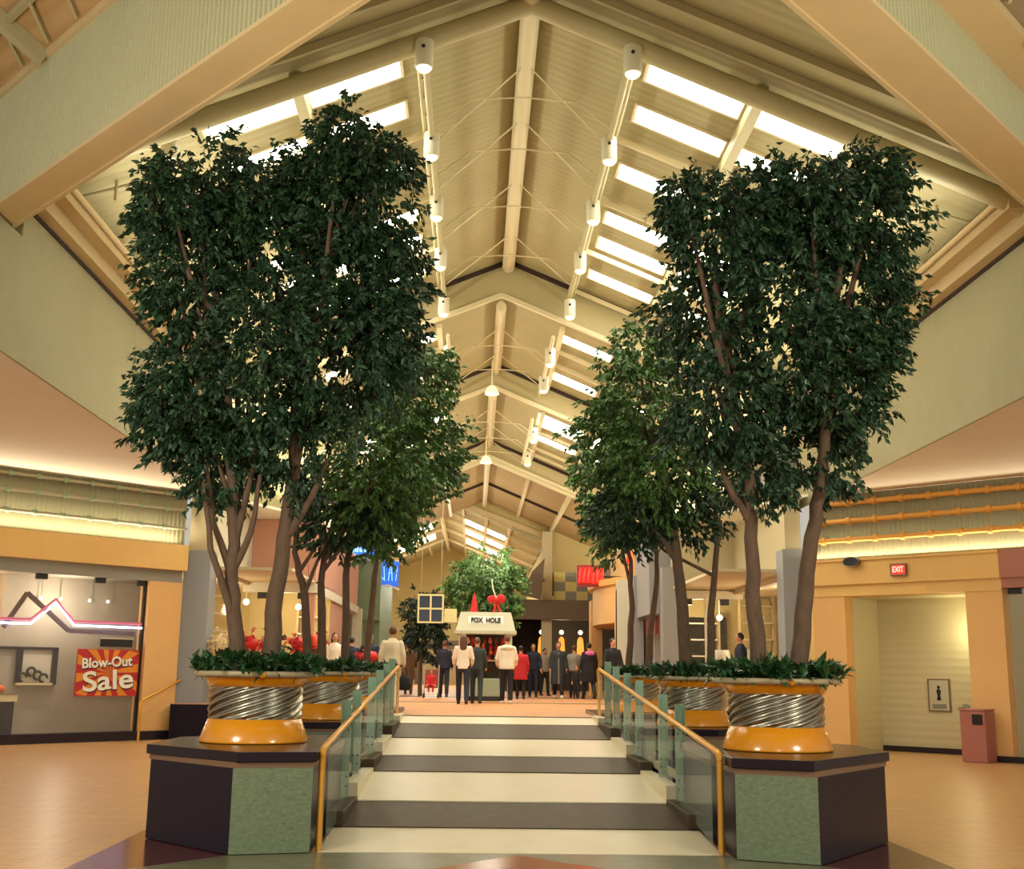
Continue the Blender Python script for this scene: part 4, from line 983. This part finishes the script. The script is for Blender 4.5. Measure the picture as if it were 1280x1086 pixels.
MB().box(.42, .8, -.04, .0, .02, .42).build('side_board', 'frame_cream', e)
b = MB(); b.tube([(-.3, 0, .84), (-.3, 0, 5.6)], .008, 5); b.tube([(.3, 0, .84), (.3, 0, 5.6)], .008, 5); b.build('wire', 'steel_fixture', e)
# kiosk
e = empty('kiosk', 'small sales kiosk under a pale sign board', 'kiosk', (.32, 33.6, .81), 0)
MB().box(-.55, .55, .0, 1.3, .12, .62).build('counter', 'kiosk_green', e, bevel=.02); MB().box(-.5, .5, .05, 1.25, 0, .12).build('plinth', 'black_base', e)
for x in (-.72, .72):
    for y in (-.1, 1.5): MB().box(x - .04, x + .04, y - .04, y + .04, 0, 2.0).build('post', 'kiosk_panel', e)
b = MB(); b.hexa([(-.85, -.2, 1.95), (.85, -.2, 1.95), (.85, 1.6, 1.95), (-.85, 1.6, 1.95)], [(-.72, .0, 2.48), (.72, .0, 2.48), (.72, 1.4, 2.48), (-.72, 1.4, 2.48)]); b.box(-.88, .88, -.24, 1.64, 1.86, 1.95)
b.build('canopy', 'kiosk_panel', e)
MB().hexa([(-.5, -.135, 2.12), (.5, -.135, 2.12), (.5, -.115, 2.12), (-.5, -.115, 2.12)], [(-.5, -.05, 2.36), (.5, -.05, 2.36), (.5, -.03, 2.36), (-.5, -.03, 2.36)]).build('name_board', 'poster_white', e)
text_obj('lettering', 'FOX  HOLE', .2, 'letter_black', e, (0, -.105, 2.24), rot=(PI / 2 - .33, 0, 0), ext=.008, bold=.008, width=.84)
MB().box(-.6, .6, .7, .78, .62, 1.86).build('back_board', 'dark_interior', e); MB().box(-.6, .6, .1, .7, 1.1, 1.14).build('shelf', 'shop_shelf', e)
r = random.Random(9); gm = ['red_cloth', 'pumpkin', 'maroon_sign', 'cream_stuff', 'cl_brown', 'red_cloth']
for k in range(28):
    x = .32 - .52 + (k % 7) * .165 + r.uniform(-.03, .03); z = 1.98 + (k // 7) * .165 + r.uniform(-.02, .02)
    p = MB().ball((0, 0, 0), (.06, .05, .07), 8, 6).ball((0, -.01, .08), (.035, .035, .035), 8, 6).build('plush_toy', gm[r.randrange(6)], None, (x, 34.15, z))
    tag(p, 'tiny bright trinket hung inside the kiosk', 'trinket', 'trinkets hung inside the kiosk')
p = empty('red_ornament', 'red cone ornament standing on the kiosk roof', 'ornament', (-.02, 34.2, 3.29), 0)
MB().lathe([(.12, 0), (.1, .15), (.06, .4), (.02, .55), (0, .6)], 12).build('cone', 'red_cloth', p)
p = empty('red_ornament', 'red bow ornament on the kiosk roof with a white streamer', 'ornament', (.62, 34.2, 3.29), 0)
b = MB(); b.ball((-.12, 0, .4), (.15, .08, .12)); b.ball((.13, 0, .42), (.15, .08, .14)); b.ball((0, -.03, .38), .08); b.tube([(0, 0, .35), (-.06, 0, .0)], .04, 6); b.tube([(.02, 0, .35), (.12, 0, .0)], .04, 6)
b.build('bow', 'red_cloth', p); MB().tube([(0, -.05, .45), (-.1, -.05, .7), (-.14, -.05, 1.0)], .018, 6).build('streamer', 'poster_white', p)
p = empty('speaker_panel', 'dark tilted panel fixed to the far cream column', 'panel', (2.55, 50.5, 5.6), 0)
MB().hexa([(-.5, -.1, -.7), (.3, -.1, -.9), (.3, .1, -.9), (-.5, .1, -.7)], [(-.1, -.1, .3), (.45, -.1, .9), (.45, .1, .9), (-.1, .1, .3)]).build('board', 'brown_header', p); MB().bar((.3, .1, 0), (.5, 1.1, 0), .06).build('bracket', 'black_metal', p)

# ------------------------------------------------------------------ people
def remesh(b, name, m, vox, parent):
    me = b.mesh(name, [m]); o = bpy.data.objects.new(name, me); COL.objects.link(o)
    md = o.modifiers.new('r', 'REMESH'); md.mode = 'VOXEL'; md.voxel_size = vox; md.use_smooth_shade = True
    sm = o.modifiers.new('s', 'SMOOTH'); sm.factor = .5; sm.iterations = 3
    bpy.context.view_layer.update()
    nm = bpy.data.meshes.new_from_object(o.evaluated_get(bpy.context.evaluated_depsgraph_get()))
    o.modifiers.clear(); o.data = nm; bpy.data.meshes.remove(me)
    if not nm.materials: nm.materials.append(M[m])
    nm.polygons.foreach_set('use_smooth', [True] * len(nm.polygons))
    o.parent = parent
    return o
def limb(b, pts, rs): 
    b.tube(pts, rs, 10)
    for p, r in zip(pts, rs): b.ball(p, r * .99, 10, 8)
def hand(b, w, d, side):
    """palm, four unequal bent fingers and a thumb on its inner side"""
    w = Vector(w); d = Vector(d).normalized(); s = Vector((0, 1, 0)); s = (s - d * s.dot(d)).normalized(); q = d.cross(s)
    b.tube([w, w + d * .045, w + d * .09], [.026, .036, .034], 8, sq=.55)
    for k, (o, L) in enumerate(((-.028, .062), (-.010, .075), (.010, .07), (.027, .055))):
        a = w + d * .085 + s * o; m = a + d * L * .55 + q * side * .006; t = m + d * L * .4 + q * side * .02
        b.tube([a, m, t], [.0105, .010, .0085], 6)
    a = w + d * .03 - s * .03; b.tube([a, a + d * .03 - s * .022 + q * side * .01, a + d * .06 - s * .024 + q * side * .022], [.013, .012, .0095], 6)
def person(label, loc, face, H, top, bottom, hair, shoes='shoe_dark', stride=.0, arms=((.06, -.03), (.06, -.03)), hairlen=0, coat=0.0, seated=False, fine=False,
           hood=None, lapel=None, zipper=None, child=False, group=None, bulk=1.0, vox=.022):
    e = empty('person', label, 'person', loc, face, group)
    k = H / 1.7; hs = 1.22 if child else 1.0
    S = lambda x, y, z: (x * k, y * k, z * k)
    hip, kn = .90, .48
    if seated: dz = -.42
    else: dz = 0.0
    legs = []
    for s in (-1, 1):
        if seated: J = [S(s * .1, 0, hip + dz), S(s * .12, -.42, hip + dz - .01), S(s * .12, -.45, .09)]
        else:
            st = s * stride
            J = [S(s * .095, 0, hip), S(s * .10, -st * .45 - abs(st) * .12, kn), S(s * .10, -st * .9 + (abs(st) * .25 if st < 0 else 0), .085 + (.05 * abs(st) if st < 0 else 0))]
        legs.append(J)
    tz = lambda z: (z + dz) * k
    body = MB()
    body.loft([(0, 0, tz(.84), .10 * k, .08 * k), (0, .005, tz(.92), .155 * k, .105 * k), (0, 0, tz(1.08), .13 * k, .09 * k), (0, 0, tz(1.25), .16 * k, .105 * k), (0, .005, tz(1.37), .155 * k, .095 * k), (0, .005, tz(1.43), .09 * k, .07 * k), (0, 0, tz(1.47), .055 * k, .055 * k), (0, -.008, tz(1.55), .05 * k, .052 * k)])
    hc = (0, -.02 * k, tz(1.6))
    body.ball(hc, (.073 * k * hs, .09 * k * hs, .112 * k * hs), 14, 10); body.ball((0, -.045 * k, tz(1.545)), (.05 * k * hs, .05 * k, .05 * k), 10, 8)
    body.tube([(0, -.105 * k * hs, tz(1.615)), (0, -.122 * k * hs, tz(1.585))], [.009 * k, .016 * k], 6)
    for s in (-1, 1): body.ball((s * .074 * k * hs, -.01 * k, tz(1.59)), (.012 * k, .02 * k, .03 * k), 8, 6)
    sleeve = MB(); A = []
    for i, s in enumerate((-1, 1)):
        fw, up = arms[i]
        sh = S(s * .168, 0, 1.365 + dz); el = S(s * .235, .02 - fw * .5, 1.12 + dz); wr = S(s * (.25 - abs(fw) * .18), -fw * 2.2, .90 + dz + max(0, fw) * .75 + up)
        A.append((sh, el, wr))
        limb(body, [sh, el, wr], [.05 * k, .04 * k, .027 * k]); d = Vector(wr) - Vector(el)
        hand(body, wr, d, -s) if k > .5 else None
        limb(sleeve, [sh, el, tuple(Vector(el).lerp(Vector(wr), .9))], [.068 * k * bulk, .058 * k * bulk, .046 * k * bulk])
    pants = MB(); sk = []
    for J in legs:
        limb(body, J, [.08 * k, .055 * k, .038 * k])
        limb(pants, [J[0], J[1], tuple(Vector(J[1]).lerp(Vector(J[2]), .93))], [.093 * k, .075 * k, .062 * k])
    pants.loft([(0, 0, tz(.80), .12 * k, .09 * k), (0, .005, tz(.92), .168 * k, .12 * k), (0, 0, tz(1.04), .145 * k, .105 * k)])
    v = .011 if fine else vox
    remesh(body, 'body', 'skin', v, e)
    low = .86 if not coat else coat
    fl = 1.0 + (0.25 if coat else .05)
    sleeve.loft([(0, .01, tz(low), .165 * k * fl * bulk, .12 * k * fl * bulk), (0, .005, tz(max(low + .08, .95)), .178 * k * bulk, .13 * k * bulk), (0, 0, tz(1.12), .165 * k * bulk, .12 * k * bulk), (0, 0, tz(1.28), .178 * k * bulk, .13 * k * bulk), (0, .005, tz(1.37), .165 * k * bulk, .115 * k * bulk), (0, .005, tz(1.43), .11 * k, .09 * k), (0, .005, tz(1.475), .07 * k, .068 * k)])
    remesh(sleeve, 'jacket' if not coat else 'coat', top, max(v, .016), e)
    remesh(pants, 'trousers', bottom, max(v, .018), e)
    hb = MB(); hb.ball((hc[0], hc[1] + .022 * k, hc[2] + .028 * k), (.087 * k * hs, .095 * k * hs, .102 * k * hs), 14, 10)
    if hairlen: hb.loft([(0, .075 * k, tz(1.6) - hairlen * k, .05 * k, .025 * k), (0, .085 * k, tz(1.6) - hairlen * .6 * k, .095 * k, .045 * k), (0, .07 * k, tz(1.55), .10 * k, .06 * k), (0, .03 * k, tz(1.66), .085 * k, .08 * k)])
    remesh(hb, 'hair', hair, max(v, .016), e)
    for J in legs:
        a = Vector(J[2]); b = MB(); b.loft([(a.x, a.y - .05 * k, a.z - .083 * k, .042 * k, .125 * k), (a.x, a.y - .05 * k, a.z - .05 * k, .046 * k, .125 * k), (a.x, a.y - .02 * k, a.z - .01 * k, .042 * k, .07 * k), (a.x, a.y, a.z + .02 * k, .04 * k, .045 * k)], 12)
        b.build('shoe', shoes, e)
    for s in (-1, 1): MB().ball((s * .03 * k, -.102 * k * hs, tz(1.617)), (.012 * k, .008 * k, .008 * k), 8, 6).build('eye', 'eye', e)
    MB().ball((0, -.093 * k * hs, tz(1.548)), (.022 * k, .008 * k, .007 * k), 8, 6).build('mouth', 'lips', e)
    if hood:
        b = MB(); b.loft([(0, .03 * k, tz(1.33), .17 * k, .13 * k), (0, .05 * k, tz(1.40), .185 * k, .14 * k), (0, .04 * k, tz(1.46), .12 * k, .10 * k)]); remesh(b, 'hood', hood, .018, e)
    if zipper: MB().bar((0, -.165 * k * fl, tz(low + .02)), (0, -.128 * k, tz(1.38)), .025, .012).build('zip', zipper, e)
    return e, A
FZ = .807
BACK = PI    # facing away from the viewer
e, A1 = person('person in cream jacket and white trousers walking off beside the left handrail', (-1.72, 24.9, FZ), BACK, 1.70, 'cl_cream', 'cl_white', 'hair_brown', 'shoe_white', .25, ((.03, 0), (.03, 0)), fine=True, bulk=1.05)
w = A1[0][2]
bag = empty('handbag', 'black handbag carried by the person in cream', 'bag', (-1.72 - w[0] + .02, 24.9 - w[1], FZ + w[2] - .52), 0)
MB().loft([(0, 0, 0, .11, .07), (0, 0, .08, .16, .09), (0, 0, .25, .12, .07), (0, 0, .3, .06, .04)]).build('body', 'cl_black', bag); MB().tube([(-.06, 0, .28), (-.04, 0, .42), (0, 0, .46), (.04, 0, .42), (.06, 0, .28)], .012, 6).build('strap', 'cl_black', bag)
person('person with long brown hair, white top and dark trousers seen from behind', (-.27, 29.9, FZ), BACK, 1.72, 'cl_white', 'cl_navy', 'hair_brown', 'shoe_dark', .28, ((.12, 0), (.12, 0)), hairlen=.38, fine=True, bulk=.95)
person('person in dark teal clothes close beside the long haired person', (.08, 30.6, FZ), BACK, 1.66, 'cl_teal', 'cl_teal', 'hair_brown', 'shoe_dark', .2, ((.05, 0), (.05, 0)))
person('person in white hooded jacket and black trousers facing the kiosk', (.86, 30.9, FZ), BACK, 1.74, 'cl_white', 'cl_black', 'hair_brown', 'shoe_white', .1, ((.1, 0), (.1, 0)), hood='cl_cream', fine=True, bulk=1.15)
person('person in long dark coat with pale zip walking towards the ramp', (2.75, 38.4, FZ), 0, 1.78, 'cl_teal', 'cl_black', 'hair_black', 'shoe_white', .2, ((.02, 0), (.02, 0)), coat=.42, zipper='cl_grey', bulk=1.2)
person('person in black coat with a pink hood seen from behind', (3.75, 38.4, FZ), BACK + .3, 1.76, 'cl_black', 'cl_teal', 'hair_black', 'shoe_dark', .22, ((.02, 0), (.02, 0)), hood='cl_pink', coat=.5, bulk=1.3)
person('small child in black with pale stripe between two coated people', (3.3, 38.0, FZ), 0, 1.02, 'cl_black', 'cl_black', 'hair_brown', 'shoe_dark', .1, child=True)
person('person in grey top partly hidden behind the small child', (3.35, 39.4, FZ), BACK, 1.7, 'cl_grey', 'cl_navy', 'hair_brown', 'shoe_dark', .1)
person('dark clothed person just behind the top of the right handrail', (3.75, 31.8, FZ), .4, 1.72, 'cl_black', 'cl_black', 'hair_black', 'shoe_dark', .15, coat=.6, bulk=1.15)
person('person in bright red coat right of the kiosk', (1.45, 36.5, FZ), BACK, 1.6, 'cl_red', 'cl_black', 'hair_black', 'shoe_dark', .1, coat=.62, bulk=1.15)
person('dark clothed person beyond the red coated one', (2.0, 39.8, FZ), 0, 1.75, 'cl_navy', 'cl_navy', 'hair_black', 'shoe_dark', .1, bulk=1.1)
person('person in patterned grey top in front of the far dark shop', (2.55, 42.5, FZ), .5, 1.65, 'cl_grey', 'cl_black', 'hair_black', 'shoe_dark', .1)
person('person in dark jacket left of the long haired person', (-.95, 38.0, FZ), BACK, 1.75, 'cl_navy', 'cl_navy', 'hair_brown', 'shoe_dark', .15, bulk=1.15)
person('distant person in brown coat right of the cream jacket', (-2.3, 42.0, FZ), BACK, 1.75, 'cl_brown', 'cl_brown', 'hair_black', 'shoe_dark', .1, coat=.5, bulk=1.15)
person('person with black hair in white and navy standing behind the left planters', (-3.55, 30.2, FZ), .2, 1.72, 'cl_white', 'cl_navy', 'hair_black', 'shoe_dark', .05, hairlen=.25)
person('person in navy jacket behind the trunk beside the white and navy one', (-3.25, 31.4, FZ), BACK, 1.65, 'cl_navy', 'cl_navy', 'hair_black', 'shoe_dark', .05, bulk=1.1)
def flowers(label, x, y, zc, rx, rzz, m, seed):
    e = empty('flower_display', label, 'flowers', (x, y, FZ), 0, 'flower displays behind the left planters')
    MB().lathe([(.16, 0), (.12, .05), (.07, .2), (.06, zc - FZ - rzz - .15), (.14, zc - FZ - rzz * .5)], 14).build('pedestal', 'dark_interior', e)
    b = crown([(0, 0, zc - FZ, rx, rzz)], 60, .09, seed, 1.0); b.ball((0, 0, zc - FZ), (rx * .7, max(rx, .35) * .6, rzz * .75), 12, 8)
    b.build('blooms', m, e)['kind'] = 'stuff'
flowers('round red flower display behind the nearest left planter', -5.37, 28.5, 2.2, .27, .25, 'petal_red', 61)
flowers('red flower display left of the bent tree trunk', -4.22, 28.5, 2.2, .25, .22, 'petal_red', 62)
flowers('red flower display right of the bent tree trunk', -3.88, 28.8, 2.25, .18, .28, 'petal_red', 63)
flowers('cream flower display beside the blue left column', -6.02, 28.2, 2.2, .2, .28, 'petal_cream', 64)
flowers('low red flower display in front of the grey haired person in navy', -2.5, 28.6, 1.95, .25, .16, 'petal_red', 65)
person('grey haired person in navy jacket left of the cream jacket', (-2.58, 29.3, FZ), BACK, 1.68, 'cl_navy', 'cl_navy', 'hair_grey', 'shoe_dark', .05, bulk=1.15)
person('person in dark suit standing in profile behind the right planters', (6.48, 28.5, FZ), -PI / 2, 1.80, 'cl_navy', 'cl_navy', 'hair_black', 'shoe_dark', .05, bulk=1.15)
person('toddler in red sitting in a low pushchair', (-1.3, 36.6, FZ + .12), 0, .95, 'cl_red', 'cl_red', 'hair_black', 'shoe_white', seated=True, child=True, bulk=1.2)
e = empty('pushchair', 'low red pushchair carrying a toddler left of the kiosk', 'pushchair', (-1.3, 36.6, FZ), 0)
MB().box(-.2, .2, -.12, .22, .30, .36).build('seat', 'maroon_sign', e, bevel=.02)
MB().hexa([(-.2, .2, .36), (.2, .2, .36), (.2, .25, .36), (-.2, .25, .36)], [(-.2, .34, .85), (.2, .34, .85), (.2, .39, .85), (-.2, .39, .85)]).build('backrest', 'maroon_sign', e)
for s in (-1, 1):
    MB().tube([(s * .22, -.3, .1), (s * .22, .2, .33), (s * .22, .5, 1.0)], .014, 6).build('frame', 'steel_fixture', e)
    for y in (-.3, .28):
        MB().tube([(s * .22 - .02, y, .075), (s * .22 + .02, y, .075)], .075, 14).build('wheel', 'black_metal', e)
    MB().tube([(s * .22, .2, .33), (s * .22, .28, .08)], .014, 6).build('strut', 'steel_fixture', e)

# ------------------------------------------------------------------ shop interior goods and lamps
def shelf_unit(x, y, z, w, n, lab, rz=0):
    e = empty('shelf_unit', lab, 'shelves', (x, y, z), rz)
    for k in range(n): MB().box(-w / 2, w / 2, -.2, .15, .35 + .5 * k, .39 + .5 * k).build('shelf', 'pale_trim', e)
    for s in (-1, 1): MB().box(s * w / 2 - .03, s * w / 2 + .03, -.2, .15, 0, .5 * n + .2).build('side', 'shop_shelf', e)
shelf_unit(-5.0, 36.2, FZ, .8, 5, 'wooden shelves inside the pink left shop'); shelf_unit(-7.9, 34.5, FZ, 1.6, 6, 'bright shelves behind the left column glass')
shelf_unit(7.0, 36.5, FZ, 1.2, 5, 'shelves inside the right glass shop'); shelf_unit(8.6, 35.6, FZ, 1.0, 6, 'bright shelves deep in the right glass shop')
for x, y, lab in ((6.45, 31.0, 'white draped table left of the person in the dark suit'), (7.1, 30.4, 'white draped table right of the person in the dark suit')):
    e = empty('draped_table', lab, 'table', (x, y, FZ), 0)
    MB().loft([(0, 0, .0, .36, .28), (0, 0, 1.3, .32, .25), (0, 0, 1.45, .29, .22)], 16).build('cloth', 'poster_white', e)
for k, (x, y, z, lab) in enumerate(((-5.15, 34.4, 3.4, 'bright spot lamp in the pink shop ceiling'), (-6.6, 34.0, 3.5, 'bright spot lamp near the left column in the shop'), (6.1, 34.4, 3.3, 'left bright spot lamp in the right glass shop'), (7.35, 35.0, 3.3, 'right bright spot lamp in the right glass shop'), (5.05, 36.2, 4.1, 'small bright lamp over the grey shop portal'))):
    e = empty('spot_lamp', lab, 'lamp', (x, y, z), 0); MB().ball((0, 0, 0), .09, 10, 8).build('bulb', 'white_lamp', e); MB().tube([(0, 0, .05), (0, 0, (3.98 if k < 4 else 4.5) - z)], .02, 6).build('stem', 'pale_trim', e)

# ------------------------------------------------------------------ lights
def area(nm, loc, rot, sx, sy, power, col, spread=PI):
    l = bpy.data.lights.new(nm, 'AREA'); l.shape = 'RECTANGLE'; l.size = sx; l.size_y = sy; l.energy = power; l.color = col; l.spread = spread
    o = bpy.data.objects.new(nm, l); COL.objects.link(o); o.location = loc; o.rotation_euler = rot; return o
def point(nm, loc, power, col, r=.15):
    l = bpy.data.lights.new(nm, 'POINT'); l.energy = power; l.color = col; l.shadow_soft_size = r
    o = bpy.data.objects.new(nm, l); COL.objects.link(o); o.location = loc; return o
WARM = (1.0, .95, .75); WARM2 = (1.0, .72, .38); DAY = (1.0, .95, .85)
# cove strips behind the orange fascias
area('cove_light_left', (OL[0] - 5.2 * .7071 + .12, OL[1] - 5.2 * .7071 - .12, 4.48), (PI, 0, AL), 10, .12, 150, (1, .9, .62))
area('cove_light_right', (OR[0] + 5.0 * .7071 - .06, OR[1] - 5.0 * .7071 - .06, 4.2), (PI, 0, AR), 10, .10, 90, (1, .9, .62))
# warm fill points added in the court, out of view, then fill for the nave
for x, y, z, pw in ((-5.5, 6, 4.0, 1000), (6.5, 5, 4.0, 1000), (0, -3, 4.6, 900)): point('court_fill', (x, y, z), pw, WARM, .8)
area('ceiling_fill_left', (XL + 1.5, 20.8, 7.3), (0, PI + .7, 0), .2, 11, 290, WARM)  # added strips that brighten the roof deck, hanging free of any ledge
area('ceiling_fill_right', (XR - 1.5, 20.8, 7.3), (0, PI - .7, 0), .2, 11, 290, WARM)
for y, x0, x1, z, L, pw in ((30, -5.6, 6.9, 6.9, 5.5, 200), (37, -5.6, 6.9, 6.3, 7, 260), (46, -5.6, 6.9, 5.9, 9, 300)):
    area('ceiling_fill_left', (x0, y, z), (0, PI + .6, 0), .2, L, pw, WARM); area('ceiling_fill_right', (x1, y, z), (0, PI - .6, 0), .2, L, pw, WARM)  # more added ceiling fill for the farther roof sections
def spot(nm, loc, power, col, ang=1.3):
    l = bpy.data.lights.new(nm, 'SPOT'); l.energy = power; l.color = col; l.spot_size = ang; l.spot_blend = .8; l.shadow_soft_size = .1
    o = bpy.data.objects.new(nm, l); COL.objects.link(o); o.location = loc; return o
for y in lampY:
    for x in (-.87, 2.1): spot('can_light', (x, y - .1, 9.85), 260, WARM)
for y in (28.2, 31.0, 34.6, 38.6):
    for x in (-.8, 1.8): spot('can_light', (x, y, 8.3), 260, WARM)
for x, y, pw in ((-2.9, 30, 80), (3.9, 30, 80), (.5, 38, 140), (.3, 46, 200)): point('nave_fill', (x, y, 5.2), pw, WARM, .5)  # bare point lights added to lift the nave, no fixtures
for x, y, pw in ((-7.2, 31.5, 120), (-5.6, 34.8, 130), (6.6, 35.0, 150), (8.3, 31, 120), (6.2, 40, 60), (4.0, 54, 60)): point('shop_lamp', (x, y, 3.3), pw, (1, .8, .5), .2)
point('alcove_lamp', RW(2.9, 1.0) + (2.6,), 26, (1, .86, .5), .08)
point('left_shop_lamp', (OL[0] + (-2.6 - .35) * .7071, OL[1] + (-2.6 + .35) * .7071, 3.0), 60, (1, .85, .65), .1)
point('left_shop_lamp', (OL[0] + (-4.6 - .7) * .7071, OL[1] + (-4.6 + .7) * .7071, 3.2), 60, (1, .75, .45), .1)
for y in (56, 64, 72): point('far_lamp', (-2, y, 5.5), 200, WARM, .4)

wd = bpy.data.worlds.new('World'); SC.world = wd; wd.use_nodes = True
bg = wd.node_tree.nodes['Background']; bg.inputs['Color'].default_value = (1.0, .93, .78, 1); bg.inputs['Strength'].default_value = .55

# ------------------------------------------------------------------ camera
f = 1450.0; roll = .0135; p = math.radians(11.599190928748464); a = math.radians(1.7020912008686218)
cam = bpy.data.cameras.new('Camera'); cam.sensor_fit = 'HORIZONTAL'; cam.sensor_width = 36; cam.lens = 36 * f / 1280.0
co = bpy.data.objects.new('Camera', cam); COL.objects.link(co); SC.camera = co
F = Vector((math.sin(a) * math.cos(p), math.cos(a) * math.cos(p), math.sin(p)))
Rv = Vector((math.cos(a), -math.sin(a), 0)); U = Rv.cross(F)
c, s = math.cos(roll), math.sin(roll)
R2 = Rv * c + U * s; U2 = U * c - Rv * s
mt = Matrix((R2, U2, -F)).transposed().to_4x4(); mt.translation = (0, 0, 1.6)
co.matrix_world = mt; cam.clip_end = 300; cam.clip_start = .05
SC.view_settings.view_transform = 'Standard'; SC.view_settings.look = 'None'; SC.view_settings.exposure = 0.0; SC.view_settings.gamma = 1.0
SC.view_settings.use_curve_mapping = False
SC.cycles.use_denoising = True
SC.cycles.max_bounces = 8; SC.cycles.diffuse_bounces = 4; SC.cycles.glossy_bounces = 3; SC.cycles.transparent_max_bounces = 12; SC.cycles.caustics_reflective = False; SC.cycles.caustics_refractive = False
SC.cycles.sample_clamp_indirect = 6.0
